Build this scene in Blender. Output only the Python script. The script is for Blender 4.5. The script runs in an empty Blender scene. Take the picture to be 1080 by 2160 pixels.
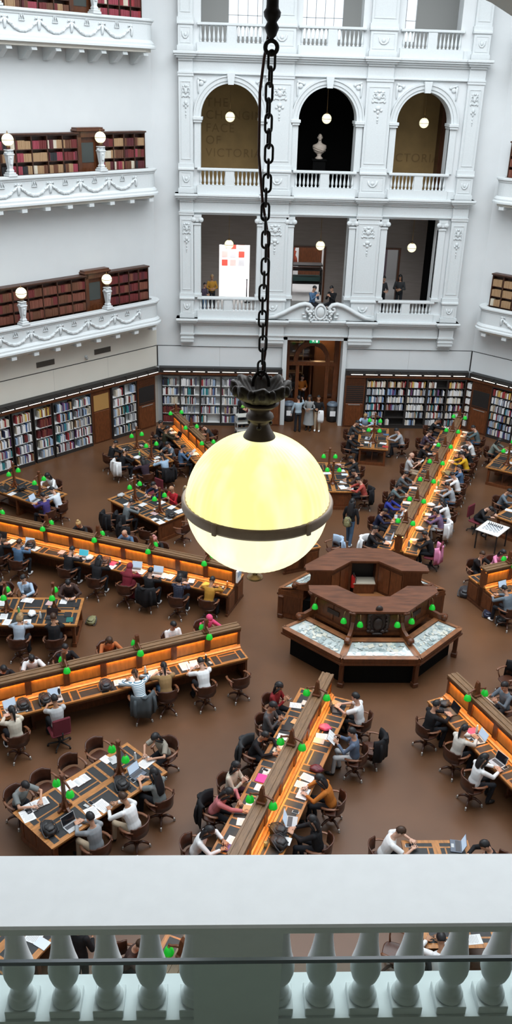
import bpy, bmesh, math, random
from math import pi, sin, cos, radians as RD, sqrt, atan2
from mathutils import Vector, Matrix
C = bpy.context.scene.collection
SC = bpy.context.scene
rnd = random.Random(11)
V = Vector

# ---------------------------------------------------------------- materials
MATS = {}
def mat(name, col, rough=.6, metal=0., spec=.5, emit=None, es=1., noise=0., nscale=8., stretch=None, bump=0., bscale=30., col2=None, coat=0.):
    if name in MATS: return MATS[name]
    m = bpy.data.materials.new(name); m.use_nodes = True
    nt = m.node_tree; b = nt.nodes['Principled BSDF']
    b.inputs['Base Color'].default_value = (*col, 1); b.inputs['Roughness'].default_value = rough
    b.inputs['Metallic'].default_value = metal; b.inputs['Specular IOR Level'].default_value = spec
    if coat: b.inputs['Coat Weight'].default_value = coat; b.inputs['Coat Roughness'].default_value = .15
    if emit is not None:
        b.inputs['Emission Color'].default_value = (*emit, 1); b.inputs['Emission Strength'].default_value = es
    if noise or bump:
        tc = nt.nodes.new('ShaderNodeTexCoord'); mp = nt.nodes.new('ShaderNodeMapping')
        nt.links.new(tc.outputs['Object'], mp.inputs['Vector'])
        if stretch: mp.inputs['Scale'].default_value = stretch
    if noise:
        n = nt.nodes.new('ShaderNodeTexNoise'); n.inputs['Scale'].default_value = nscale; n.inputs['Detail'].default_value = 4
        nt.links.new(mp.outputs['Vector'], n.inputs['Vector'])
        cr = nt.nodes.new('ShaderNodeValToRGB'); cr.color_ramp.elements[0].position = .3; cr.color_ramp.elements[1].position = .7
        c2 = col2 or tuple(min(1, c*(1+noise)) for c in col); c1 = tuple(c*(1-noise) for c in col)
        cr.color_ramp.elements[0].color = (*c1, 1); cr.color_ramp.elements[1].color = (*c2, 1)
        nt.links.new(n.outputs['Fac'], cr.inputs['Fac']); nt.links.new(cr.outputs['Color'], b.inputs['Base Color'])
    if bump:
        n2 = nt.nodes.new('ShaderNodeTexNoise'); n2.inputs['Scale'].default_value = bscale; n2.inputs['Detail'].default_value = 3
        nt.links.new(mp.outputs['Vector'], n2.inputs['Vector'])
        bp = nt.nodes.new('ShaderNodeBump'); bp.inputs['Strength'].default_value = bump; bp.inputs['Distance'].default_value = .02
        nt.links.new(n2.outputs['Fac'], bp.inputs['Height']); nt.links.new(bp.outputs['Normal'], b.inputs['Normal'])
    MATS[name] = m
    return m
def glassmat(name, tint, gloss=.06):
    m = bpy.data.materials.new(name); m.use_nodes = True; nt = m.node_tree
    for n in list(nt.nodes):
        if n.type != 'OUTPUT_MATERIAL': nt.nodes.remove(n)
    t = nt.nodes.new('ShaderNodeBsdfTransparent'); t.inputs['Color'].default_value = (*tint, 1)
    g = nt.nodes.new('ShaderNodeBsdfGlossy'); g.inputs['Roughness'].default_value = .04
    x = nt.nodes.new('ShaderNodeMixShader'); x.inputs['Fac'].default_value = gloss
    nt.links.new(t.outputs[0], x.inputs[1]); nt.links.new(g.outputs[0], x.inputs[2]); nt.links.new(x.outputs[0], nt.nodes['Material Output'].inputs['Surface'])
    MATS[name] = m
    return m
WALL = mat('white_plaster', (.63, .655, .665), .7, noise=.015, nscale=1.5, bump=.05, bscale=60)
WALLC = mat('cream_warm_lit_plaster', (.65, .62, .55), .7, noise=.02, nscale=1.2)  # on the left wall this cream paints in warm bounce light
STONE = mat('white_painted_stone', (.60, .635, .645), .6, noise=.03, nscale=20, bump=.04, bscale=90)
FLOOR = mat('brown_cork_floor', (.110, .051, .024), .36, noise=.2, nscale=.45, bump=.02, bscale=50, spec=.4)
WOOD = mat('oak_desk_wood', (.37, .155, .042), .38, noise=.3, nscale=4, stretch=(1, 6, 6), spec=.4)
CAP = mat('worn_oak_cap', (.17, .092, .042), .45, noise=.3, nscale=5, stretch=(1, 7, 7))
PANEL = mat('orange_oak_panel', (.42, .165, .035), .42, noise=.2, nscale=3, stretch=(4, 4, 1))
DWOOD = mat('dark_stained_and_shaded_wood', (.085, .028, .011), .35, noise=.3, nscale=4, stretch=(6, 6, 1), spec=.5)  # also carries painted shade on desk and table aprons and bases
MWOOD = mat('red_brown_wood', (.12, .038, .013), .35, noise=.3, nscale=5, stretch=(3, 3, 1), spec=.5)
CTOP = mat('counter_top_wood', (.115, .042, .02), .3, noise=.35, nscale=2.2, stretch=(1, 5, 1), spec=.5)
CHAIRW = mat('chair_wood', (.062, .021, .011), .35, noise=.25, nscale=8)
CHAIRL = mat('worn_chair_arm_wood', (.165, .066, .031), .4, noise=.25, nscale=8)
LEATH = mat('charcoal_leather', (.022, .024, .026), .45, noise=.15, nscale=10, spec=.35)
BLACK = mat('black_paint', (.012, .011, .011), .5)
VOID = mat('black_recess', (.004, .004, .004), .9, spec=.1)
DARK = mat('dark_recess_paint', (.018, .014, .012), .7)
TIP = mat('scuffed_metal_tip', (.5, .48, .45), .35, metal=.6)
BRASS = mat('aged_brass', (.30, .19, .09), .35, metal=.8)
BRONZE = mat('dark_bronze', (.028, .018, .012), .5, metal=.25, noise=.3, nscale=30)
BRONZEL = mat('warm_bronze_band', (.46, .33, .25), .45, metal=.0, noise=.1, nscale=20)
IRON = mat('black_iron', (.015, .012, .012), .5, metal=.4)
GREEN = mat('lit_green_glass', (.01, .42, .035), .2, emit=(.012, .62, .03), es=.3)
GLOBE = mat('lit_opal_glass', (.9, .85, .6), .3, emit=(1., .93, .62), es=1.15)
TUBE = mat('strip_tube', (.9, .9, .85), .4, emit=(1., .93, .8), es=3.)
PAPER = mat('white_paper', (.86, .87, .88), .8)
PALE = mat('pale_steel_shelving', (.66, .67, .66), .6)
STEELG = mat('grey_steel', (.42, .43, .43), .45, metal=.3)
GLASS = glassmat('clear_glass', (.96, .97, .97), .05)
SHADEG = mat('grey_wall_paint', (.30, .30, .29), .8)
TAUPE = mat('taupe_concrete', (.31, .26, .235), .8, noise=.08, nscale=3, stretch=(.4, 1, 4))
BROWNW = mat('brown_inscription_wall', (.42, .265, .10), .7, noise=.1, nscale=2)
TOPG = mat('top_gallery_grey', (.62, .62, .60), .8)

# ---------------------------------------------------------------- mesh builder
class MB:
    def __init__(s): s.v = []; s.f = []; s.m = []; s.s = []
    def add(s, vs, fs, mi=0, M=None, sm=False):
        o = len(s.v)
        s.v.extend([tuple(M @ V(p)) for p in vs] if M is not None else [tuple(p) for p in vs])
        for f in fs: s.f.append([i+o for i in f]); s.m.append(mi); s.s.append(sm)
        return s
    def box(s, c, d, mi=0, rz=0, M=None, b=0):
        x, y, z = d[0]/2, d[1]/2, d[2]/2
        m = Matrix.Translation(V(c)) @ Matrix.Rotation(rz, 4, 'Z')
        if M is not None: m = M @ m
        if b:
            a = min(b, x*.9, y*.9, z*.9); vs = []; 
            for sx in (-1, 1):
                for sy in (-1, 1):
                    for sz in (-1, 1):
                        vs += [(sx*(x-a), sy*(y-a), sz*z), (sx*(x-a), sy*y, sz*(z-a)), (sx*x, sy*(y-a), sz*(z-a))]
            bm = bmesh.new(); [bm.verts.new(p) for p in vs]
            bmesh.ops.convex_hull(bm, input=list(bm.verts)); bmesh.ops.dissolve_limit(bm, angle_limit=.02, verts=bm.verts, edges=bm.edges)
            bm.verts.index_update()
            s.add([v.co.copy() for v in bm.verts], [[v.index for v in f.verts] for f in bm.faces], mi, m); bm.free(); return s
        vs = [(-x, -y, -z), (x, -y, -z), (x, y, -z), (-x, y, -z), (-x, -y, z), (x, -y, z), (x, y, z), (-x, y, z)]
        return s.add(vs, [(0, 3, 2, 1), (4, 5, 6, 7), (0, 1, 5, 4), (1, 2, 6, 5), (2, 3, 7, 6), (3, 0, 4, 7)], mi, m)
    def bb(s, a, b, mi=0, M=None, bev=0):
        return s.box([(a[i]+b[i])/2 for i in range(3)], [abs(b[i]-a[i]) for i in range(3)], mi, 0, M, bev)
    def prism(s, poly, z0, z1, mi=0, M=None):
        n = len(poly); A = sum(poly[i][0]*poly[(i+1) % n][1]-poly[(i+1) % n][0]*poly[i][1] for i in range(n))
        if A < 0: poly = poly[::-1]
        vs = [(p[0], p[1], z0) for p in poly]+[(p[0], p[1], z1) for p in poly]
        return s.add(vs, [list(range(n))[::-1], list(range(n, 2*n))]+[(i, (i+1) % n, n+(i+1) % n, n+i) for i in range(n)], mi, M)
    def lathe(s, pr, n=16, c=(0, 0, 0), mi=0, M=None, sm=True, flute=0, nf=0):
        vs = []
        for r, z in pr:
            for i in range(n):
                a = 2*pi*i/n; q = r*(1+(flute*cos(a*nf) if flute else 0))
                vs.append((c[0]+q*cos(a), c[1]+q*sin(a), c[2]+z))
        fs = []
        for k in range(len(pr)-1):
            for i in range(n):
                j = (i+1) % n; fs.append((k*n+i, k*n+j, (k+1)*n+j, (k+1)*n+i))
        if pr[0][0] > 1e-5: fs.append(list(range(n))[::-1])
        if pr[-1][0] > 1e-5: fs.append([(len(pr)-1)*n+i for i in range(n)])
        return s.add(vs, fs, mi, M, sm)
    def tube(s, pts, r, n=8, mi=0, M=None, closed=False, sm=True, ry=None):
        pts = [V(p) for p in pts]; k = len(pts); R = r if isinstance(r, (list, tuple)) else [r]*k
        vs = []; up = None
        for i in range(k):
            t = (pts[(i+1) % k]-pts[i-1]) if (closed or 0 < i < k-1) else (pts[1]-pts[0] if i == 0 else pts[-1]-pts[-2])
            t.normalize()
            if up is None: up = V((0, 0, 1)) if abs(t.z) < .9 else V((1, 0, 0))
            x = t.cross(up)
            if x.length < 1e-4: x = t.orthogonal()
            x.normalize(); y = x.cross(t); up = y
            for j in range(n):
                a = 2*pi*j/n; vs.append(pts[i]+x*(R[i]*cos(a))+y*((ry or 1)*R[i]*sin(a)))
        fs = []
        for i in range(k if closed else k-1):
            for j in range(n):
                a, b = i*n, ((i+1) % k)*n; l = (j+1) % n; fs.append((a+j, b+j, b+l, a+l))
        if not closed: fs += [list(range(n)), [(k-1)*n+j for j in range(n)][::-1]]
        return s.add(vs, fs, mi, M, sm)
    def ball(s, c, r, nu=14, nv=9, mi=0, M=None, fn=None):
        if not isinstance(r, (list, tuple)): r = (r, r, r)
        vs = []; 
        for j in range(nv+1):
            th = pi*j/nv
            for i in range(nu):
                a = 2*pi*i/nu; d = V((sin(th)*cos(a), sin(th)*sin(a), cos(th))); k = fn(d) if fn else 1
                vs.append((c[0]+r[0]*d.x*k, c[1]+r[1]*d.y*k, c[2]+r[2]*d.z*k))
        fs = []
        for j in range(nv):
            for i in range(nu):
                l = (i+1) % nu; q = (j*nu+i, (j+1)*nu+i, (j+1)*nu+l, j*nu+l)
                fs.append(q[1:] if j == 0 else (q[0], q[1], q[3]) if j == nv-1 else q)
        if True: fs = [f if 0 < 1 else f for f in fs]
        return s.add(vs, [(f if len(f) == 4 else f) for f in fs], mi, M, True)
    def loft(s, rings, mi=0, M=None, sm=True):
        n = len(rings[0]); vs = [p for r in rings for p in r]; fs = []
        for k in range(len(rings)-1):
            for i in range(n):
                j = (i+1) % n; fs.append((k*n+i, k*n+j, (k+1)*n+j, (k+1)*n+i))
        fs += [list(range(n))[::-1], [(len(rings)-1)*n+i for i in range(n)]]
        return s.add(vs, fs, mi, M, sm)
    def mesh(s, name, mats):
        me = bpy.data.meshes.new(name); me.from_pydata([tuple(p) for p in s.v], [], s.f)
        for m in (mats if isinstance(mats, (list, tuple)) else [mats]): me.materials.append(m)
        me.polygons.foreach_set('material_index', s.m); me.polygons.foreach_set('use_smooth', s.s); me.update()
        bm = bmesh.new(); bm.from_mesh(me); bmesh.ops.recalc_face_normals(bm, faces=bm.faces); bm.to_mesh(me); bm.free()
        return me
    def build(s, name, mats, parent=None, loc=None, rz=0): return inst(s.mesh(name, mats), name, parent, loc, rz)
def inst(me, name, parent=None, loc=None, rz=0, sc=None):
    o = bpy.data.objects.new(name, me); C.objects.link(o)
    if loc is not None: o.location = loc
    if rz: o.rotation_euler = (0, 0, rz)
    if sc is not None: o.scale = sc if isinstance(sc, (tuple, list)) else (sc, sc, sc)
    if parent: o.parent = parent
    return o
def tag(o, label, cat=None, group=None, kind=None):
    if label: o['label'] = label
    if cat: o['category'] = cat
    if group: o['group'] = group
    if kind: o['kind'] = kind
    return o
def thing(name, label, cat, loc=(0, 0, 0), rz=0, group=None, sc=None):
    return tag(inst(None, name, None, loc, rz, sc), label, cat, group)
def struct(o, label=None, cat='wall'): return tag(o, label, cat, None, 'structure')
def dup(r, loc=None, rz=None, label=None, group=None, sc=None):
    c = r.copy(); C.objects.link(c)
    if loc is not None: c.location = loc
    if rz is not None: c.rotation_euler = (0, 0, rz)
    if sc: c.scale = (sc, sc, sc)
    if label: c['label'] = label
    if group: c['group'] = group
    for ch in r.children:
        d = ch.copy(); C.objects.link(d); d.parent = c
        for g in ch.children:
            e = g.copy(); C.objects.link(e); e.parent = d
    return c
ORD = ['first', 'second', 'third', 'fourth', 'fifth', 'sixth', 'seventh', 'eighth', 'ninth', 'tenth', 'eleventh', 'twelfth']
def T3(x, y, z=0, rz=0): return Matrix.Translation((x, y, z)) @ Matrix.Rotation(rz, 4, 'Z')

# ---------------------------------------------------------------- room constants (metres); z = 0 is the reading-room floor
R = 17.4; TN = math.tan(pi/8); HS = R*TN
CL = V((-HS, R, 0)); CR = V((HS, R, 0)); DL = V((-1, -1, 0))/sqrt(2); DR = V((1, -1, 0))/sqrt(2)
NL = V((1, -1, 0))/sqrt(2); NR = V((-1, -1, 0))/sqrt(2)
# facet frames: local x along the facet, local y INTO the room, z up.  s grows away from the far corner (left, right) or with world x (far)
FRM = {'L': (CL, DL, NL, 1, RD(225)), 'R': (CR, -DR, NR, -1, RD(135)), 'F': (V((0, R, 0)), V((-1, 0, 0)), V((0, -1, 0)), -1, pi)}
def at(fr, s, off, z=0):
    P, d, n, g, a = FRM[fr]
    return P + d*(g*s) + n*off + V((0, 0, z))
def MFR(fr):
    P, d, n, g, a = FRM[fr]
    return Matrix(((d.x*g, n.x, 0, P.x), (d.y*g, n.y, 0, P.y), (0, 0, 1, 0), (0, 0, 0, 1)))
Y0 = -.38
WORLD, SKY, EXPO = 1.6, 7000, 0.0
BALX = [-6.0, -5.79, -5.585, -5.38, -5.17, -4.96, -4.755, -4.55, -4.345, -3.945, -3.742, -3.53, -3.32, -3.105, -2.90, -2.69, -2.48]
# ================================================================ the room shell
def oct_pts(a, c=(0, 0)): return [(c[0]+a/cos(pi/8)*cos(pi/8+k*pi/4), c[1]+a/cos(pi/8)*sin(pi/8+k*pi/4)) for k in range(8)]
m = MB(); m.bb((-24, -24, -.3), (24, 30, 0)); struct(m.build('floor', FLOOR), 'polished brown floor of the reading room', 'floor')

BAY = [(-5.22, -2.82), (-1.26, 1.10), (2.74, 4.96)]
PIL = [(-6.1, -5.53), (-2.6, -1.52), (1.40, 2.44), (5.24, 6.1)]
PIL = [(-6.1, -5.53), (-2.6, -1.52), (1.40, 2.44), (5.46, 6.12)]
m = MB(); yf, yb = 17.2, 17.95
def solids(m, z0, z1, ops, y0, y1, x0, x1):
    # ops: (xa, xb, za, zb) rectangular openings side by side
    x = x0
    for xa, xb, za, zb in ops:
        m.bb((x, y0, z0), (xa, y1, z1))
        if za > z0: m.bb((xa, y0, z0), (xb, y1, za))
        if zb < z1: m.bb((xa, y0, zb), (xb, y1, z1))
        x = xb
    m.bb((x, y0, z0), (x1, y1, z1))
solids(m, 0, 4.95, [(-1.32, 1.22, 0, 4.07)], R, yb, -7.3, 7.3)
solids(m, 4.95, 10.15, [(a, b, 5.0, 9.38) for a, b in BAY], yf, yb, -6.1, 6.1)
solids(m, 15.4, 20.8, [(a, b, 15.5, 20.) for a, b in BAY], yf, yb, -6.1, 6.1)
ZS = 13.15
solids(m, 10.15, ZS, [(a, b, 10.2, ZS) for a, b in BAY], yf, yb, -6.1, 6.1)
x = -6.1
for a, b in BAY:
    m.bb((x, yf, ZS), (a, yb, 15.4)); c, r = (a+b)/2, (b-a)/2; n = 20
    for i in range(n):
        t0, t1 = pi-pi*i/n, pi-pi*(i+1)/n
        p = [(c+r*cos(t0), ZS+r*1.03*sin(t0)), (c+r*cos(t1), ZS+r*1.03*sin(t1))]
        q = [(p[0][0], 15.4), (p[1][0], 15.4)]
        vs = [(p[0][0], y, p[0][1]) for y in (yf, yb)]+[(p[1][0], y, p[1][1]) for y in (yf, yb)]+[(q[0][0], y, 15.4) for y in (yf, yb)]+[(q[1][0], y, 15.4) for y in (yf, yb)]
        m.add(vs, [(0, 2, 6, 4), (1, 5, 7, 3), (0, 1, 3, 2), (4, 6, 7, 5)])
    x = b
m.bb((x, yf, ZS), (6.1, yb, 15.4))
for s in (-1, 1): m.bb((s*6.1, R, 4.95), (s*7.5, yb, 20.8))
wf = struct(m.build('wall_far', WALL), 'tall white far wall with three rows of openings above the door')

def side_wall(name, fr, s1=14.5, label=''):
    M = MFR(fr); m = MB()
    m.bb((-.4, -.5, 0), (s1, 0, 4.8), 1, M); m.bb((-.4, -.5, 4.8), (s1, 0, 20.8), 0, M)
    return struct(m.build(name, [WALL, WALLC if fr == 'L' else WALL]), label)  # lower left wall coloured cream for the warm light bouncing up
side_wall('wall_left', 'L', label='white left wall carrying three balconies of books')
side_wall('wall_right', 'R', label='white right wall at the edge of the picture')
def facet(name, p, q, label, z1=20.8):
    d = V((q[0]-p[0], q[1]-p[1], 0)); L = d.length; d.normalize(); n = V((-d.y, d.x, 0)); m = MB()
    M = Matrix(((d.x, n.x, 0, p[0]), (d.y, n.y, 0, p[1]), (0, 0, 1, 0), (0, 0, 0, 1)))
    m.bb((0, -.5, 0), (L, 0, 2.6), 1, M); m.bb((0, -.5, 2.6), (L, 0, z1), 0, M)
    return struct(m.build(name, [WALL, DWOOD]), label)
K = oct_pts(R); K = sorted(K, key=lambda p: atan2(p[1], p[0]) % (2*pi))
facet('wall_west', K[4], K[3], 'white wall left of the frame'); facet('wall_east', K[0], K[7], 'white wall right of the frame')
YN = -18.9
facet('wall_southwest', (K[4][0], K[4][1]), (-8.6, YN), 'white wall under the camera on the left')
facet('wall_southeast', (8.6, YN), (K[7][0], K[7][1]), 'white wall under the camera on the right')
# near wall with the arch the picture is taken through
m = MB(); ca, ra, zs = -4.3, 2.23, 12.66
m.bb((-8.8, YN, 0), (8.8, YN-.42, 10.2)); m.bb((-8.8, YN, 10.2), (ca-ra, YN-.42, 20.8)); m.bb((ca+ra, YN, 10.2), (8.8, YN-.42, 20.8))
for i in range(24):
    t0, t1 = pi-pi*i/24, pi-pi*(i+1)/24
    p = [(ca+ra*cos(t), zs+ra*sin(t)) for t in (t0, t1)]
    vs = [(p[0][0], y, p[0][1]) for y in (YN, YN-.42)]+[(p[1][0], y, p[1][1]) for y in (YN, YN-.42)]+[(p[0][0], y, 20.8) for y in (YN, YN-.42)]+[(p[1][0], y, 20.8) for y in (YN, YN-.42)]
    m.add(vs, [(0, 2, 6, 4), (1, 5, 7, 3), (0, 1, 3, 2), (4, 6, 7, 5)])
struct(m.build('wall_near', WALL), 'white arched wall the view looks through')
m = MB(); m.bb((-8.8, -24, 10.0), (8.8, YN-.42, 10.25)); struct(m.build('floor_gallery', WALLC), 'gallery floor on the near side', 'floor')
# ceiling ring around the skylight
m = MB(); A, B = oct_pts(19.5), oct_pts(14.2)
for i in range(8):
    j = (i+1) % 8; m.prism([A[i], A[j], B[j], B[i]], 20.8, 21.0)
struct(m.build('ceiling', WALL), 'white ceiling ring around the skylight', 'ceiling')

# ---------------------------------------------------------------- the rooms behind the far wall
m = MB()
for z in (4.75, 10.0, 15.3): m.bb((-8.4, yb, z), (8.4, 21.2, z+.2))
m.bb((-8.4, yb, 20.8), (8.4, 21.2, 21)); struct(m.build('floor_corridors', SHADEG), 'grey gallery floors behind the openings', 'floor')
m = MB()
def solid_back(m, z0, z1, ops, mi, x0=-8.4, x1=8.4):
    x = x0
    for xa, xb, za, zb in ops:
        if xa > x: m.bb((x, 21, z0), (xa, 21.2, z1), mi)
        if za > z0: m.bb((xa, 21, z0), (xb, 21.2, za), mi)
        if zb < z1: m.bb((xa, 21, zb), (xb, 21.2, z1), mi)
        x = xb
    m.bb((x, 21, z0), (x1, 21.2, z1), mi)
DO = [(-4.44, -3.0, 4.95, 7.55), (-.92, .52, 4.95, 7.5), (2.95, 4.08, 4.95, 7.5)]
solid_back(m, 4.95, 10, DO, 0)
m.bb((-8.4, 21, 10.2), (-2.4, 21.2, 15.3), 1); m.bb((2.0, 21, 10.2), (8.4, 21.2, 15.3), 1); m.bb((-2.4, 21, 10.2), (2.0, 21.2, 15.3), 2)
WN = [(-4.14, -2.5, 16.2, 20.4), (-1.2, .74, 16.2, 20.4), (3.0, 3.88, 16.2, 20.4), (5.66, 6.5, 16.2, 20.4)]
solid_back(m, 15.5, 20.8, WN, 3)
for s in (-1, 1): m.bb((s*8.4, yb, 4.75), (s*8.6, 21.2, 21), 3)
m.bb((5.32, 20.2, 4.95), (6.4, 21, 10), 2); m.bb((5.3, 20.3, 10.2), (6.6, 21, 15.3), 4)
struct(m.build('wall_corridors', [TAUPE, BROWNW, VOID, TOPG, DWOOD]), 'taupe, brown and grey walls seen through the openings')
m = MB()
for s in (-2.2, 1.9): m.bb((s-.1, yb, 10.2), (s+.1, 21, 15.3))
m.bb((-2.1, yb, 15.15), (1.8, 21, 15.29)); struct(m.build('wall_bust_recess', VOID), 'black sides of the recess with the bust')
for k, (a, b, z0, z1) in enumerate(WN):
    w = thing('window_%d' % (k+1), 'tall bright %s window of the top gallery' % ['left', 'middle', 'narrow right', 'far right'][k], 'window'); w['kind'] = 'structure'
    m = MB(); n = max(2, round((b-a)/.42))
    for i in range(n+1): x = a+(b-a)*i/n; m.bb((x-.012, 21.02, z0), (x+.012, 21.06, z1))
    for z in (16.2, 17.0, 17.8, 18.6, 19.4, 20.4): m.bb((a, 21.02, z-.012), (b, 21.06, z+.012))
    m.build('window_frame', mat('pale_grey_paint', (.75, .76, .8), .6), w)
    m = MB(); m.bb((a, 21.1, z0), (b, 21.11, z1)); m.build('window_glass', GLASS, w)
# bright rooms behind the lower doorways
RW = mat('bright_room_white', (.85, .85, .85), .7)
m = MB(); m.bb((-5.2, 21.2, 4.85), (6.0, 27, 4.95)); m.bb((-5.2, 27, 4.95), (6.0, 27.1, 8.6)); m.bb((-5.2, 21.2, 8.6), (6.0, 27, 8.7))
for x in (-5.2, -1.9, 1.6, 5.9): m.bb((x, 21.2, 4.95), (x+.1, 27, 8.6))
struct(m.build('wall_rear_rooms', RW), 'white rooms behind the gallery doorways')
for x, e in ((-3.5, 260), (-.2, 70), (3.9, 16)):
    l = bpy.data.lights.new('rear_room_light', 'AREA'); l.energy = e; l.size = 1.6; l.size_y = 3; l.shape = 'RECTANGLE'
    o = bpy.data.objects.new('rear_room_light', l); C.objects.link(o); o.location = (x, 24.2, 8.5)
# things in the rear rooms
t = thing('hanging_artwork', 'red and white patterned picture in the bright left gallery doorway', 'picture', (-3.75, 24.5, 6.55))
m = MB(); m.box((0, 0, .15), (1.1, .05, 1.75)); m.build('canvas', PAPER, t)
m = MB(); m.box((0, -.04, .82), (1.3, .03, .4), 0)
for i in range(3):
    for j in range(3): m.box((-.43+.43*i, -.035, -.45+.42*j), (.3, .03, .3), (i+j) % 3)
m.build('printed_shapes', [mat('poster_red', (.62, .05, .03), .7), mat('poster_pink', (.75, .35, .33), .7), mat('poster_grey', (.4, .4, .42), .7)], t)
t = thing('queue_post', 'thin black post standing in the bright left doorway', 'post', (-3.1, 21.0, 4.95))
m = MB(); m.lathe([(.17, 0), (.17, .03), (.03, .05), (.025, 1.05), (.04, 1.06), (.04, 1.1), (0, 1.11)], 10); m.build('post', BLACK, t)
t.location = (-3.12, 20.6, 4.95)
t = thing('display_case', 'dark framed glass display table behind the middle gallery opening', 'display case', (-.1, 23.0, 4.95))
m = MB()
for x in (-.75, .75):
    for y in (-.35, .35): m.box((x, y, .6), (.07, .07, 1.2))
for z in (.55, 1.2, 1.42): m.box((0, 0, z), (1.57, .77, .06))
m.build('frame', BLACK, t); m = MB(); m.box((0, 0, .75), (1.4, .6, .2)); m.build('exhibit', mat('teal_board', (.05, .12, .11), .7), t)
t = thing('hanging_costume', 'red and brown costume hanging above the middle doorway display', 'costume', (-.75, 24.2, 6.2))
m = MB(); m.ball((0, 0, .75), (.16, .14, .18)); m.loft([[(w*cos(a), .5*w*sin(a), z) for a in [i*pi/6 for i in range(12)]] for w, z in ((.3, 0), (.26, .25), (.17, .4), (.22, .6), (.08, .66))]); m.build('fabric', mat('costume_red', (.35, .06, .03), .9), t)
t = thing('timber_screen', 'brown timber screen in the middle gallery doorway', 'screen', (.25, 25, 4.95))
m = MB(); m.box((0, 0, 1.6), (1.2, .1, 2.2)); m.build('panel', MWOOD, t)
t = thing('pink_display_panel', 'mauve lit panel in the right gallery doorway', 'panel', (3.35, 23, 4.95))
m = MB(); m.box((0, 0, 1.25), (1.1, .08, 2.5)); m.build('panel', mat('mauve', (.5, .38, .46), .6), t)
# door frames in the corridor
for k, (a, b, z0, z1) in enumerate(DO[1:]):
    m = MB(); m.bb((b, 20.94, z0), (b+.09, 21.0, z1+.08)); m.bb((a, 20.94, z1), (b, 21.0, z1+.08)); struct(m.build('trim_%d' % (k+1), MWOOD), 'timber frame of the %s gallery doorway' % ['middle', 'right'][k], 'door frame')
t = thing('bench', 'low pale bench behind the middle gallery balustrade', 'bench', (.25, 18.25, 4.95))
m = MB(); m.box((0, 0, .42), (1.7, .4, .08), 0, 0, None, .02); m.build('seat', TAUPE, t)
for x in (-.7, .7): m = MB(); m.box((x, 0, .19), (.08, .36, .38)); m.build('leg', BLACK, t)

def text(s, size, loc, mt, mirror=False, ext=.012, rz=0):
    cu = bpy.data.curves.new('lettering', 'FONT'); cu.body = s; cu.size = size; cu.extrude = ext; cu.space_character = 1.15
    o = bpy.data.objects.new('lettering', cu); C.objects.link(o)
    dg = bpy.context.evaluated_depsgraph_get(); me = bpy.data.meshes.new_from_object(o.evaluated_get(dg)); bpy.data.objects.remove(o); bpy.data.curves.remove(cu)
    me.materials.clear(); me.materials.append(mt)
    q = inst(me, 'lettering'); q.location = loc; q.rotation_euler = (pi/2, 0, rz)
    return q
INK = mat('faint_brown_lettering', (.30, .182, .066), .7)
for s, z in (('THE', 13.45), ('CHANGING', 12.95), ('FACE', 12.42), ('OF', 11.92), ('VICTORIA', 11.4)):
    q = text(s, .5, (-5.1, 20.985, z), INK); q.name = 'wall_lettering'; struct(q, 'large brown letters %s on the wall behind the left arch' % s, 'lettering')
q = text('VICTORIA', .5, (3.0, 20.985, 11.4), INK); q.name = 'wall_lettering'; struct(q, 'large brown letters VICTORIA on the wall behind the right arch', 'lettering')
# bust on its plinth
t = thing('bust_plinth', 'black plinth under the marble bust in the middle arch', 'plinth', (-.12, 19.5, 10.2))
m = MB(); m.box((0, 0, .62), (.55, .5, 1.24)); m.box((0, 0, 1.28), (.65, .6, .08), 0, 0, None, .02); m.build('block', VOID, t)
t = thing('marble_bust', 'pale marble bust of a draped man in the middle arch', 'bust', (-.12, 19.5, 11.52))
m = MB(); m.lathe([(.17, 0), (.17, .05), (.1, .1), (.09, .16), (.12, .2), (0, .22)], 14); m.build('socle', mat('marble', (.62, .52, .44), .5), t)
m = MB(); MA = MATS['marble']
m.loft([[(w*cos(a), d*sin(a), z) for a in [i*pi/8 for i in range(16)]] for w, d, z in ((.12, .1, .2), (.24, .14, .3), (.31, .17, .45), (.29, .15, .56), (.14, .1, .62), (.075, .075, .68), (.07, .075, .76))])
m.ball((0, -.015, .87), (.1, .12, .145)); m.ball((0, -.13, .86), (.018, .03, .03)); m.ball((0, -.1, .80), (.05, .04, .05))
for s in (-1, 1): m.ball((s*.1, 0, .86), (.015, .03, .04))
m.tube([(-.3, -.08, .5), (-.1, -.17, .44), (.12, -.15, .36), (.26, -.02, .34)], .035); m.tube([(-.28, -.1, .42), (-.05, -.17, .34), (.15, -.13, .3)], .03)
m.build('head_and_shoulders', MA, t)

# ---------------------------------------------------------------- far facade dressing
def relief():
    m = MB()
    for s in (-1, 1):
        sp = [(s*(.03+.13*k/14*cos(k*.75)+.08), 0, .95+.13*sin(k*.75)*(1-k/20)) for k in range(14)]
        m.tube(sp, .022, 6); m.tube([(s*.02, 0, .70), (s*.16, 0, .74), (s*.2, 0, .86), (s*.12, 0, .93)], .024, 6)
        m.ball((s*.19, 0, .72), (.045, .03, .055), 8, 6); m.ball((s*.1, 0, .42), (.05, .03, .05), 8, 6); m.ball((s*.12, 0, 1.06), (.06, .03, .04), 8, 6)
    m.ball((0, 0, .9), (.075, .04, .11), 10, 7); m.ball((0, 0, 1.08), (.06, .035, .05), 8, 6)
    m.ball((0, 0, .5), (.09, .04, .08), 9, 6); m.ball((0, 0, .36), (.05, .035, .07), 8, 6); m.ball((0, 0, .2), (.03, .025, .05), 7, 5); m.ball((0, 0, .08), (.035, .025, .04), 7, 5); m.ball((0, 0, 0), (.02, .02, .04), 6, 5)
    return m.mesh('relief_ornament', STONE)
REL = relief()
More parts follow.
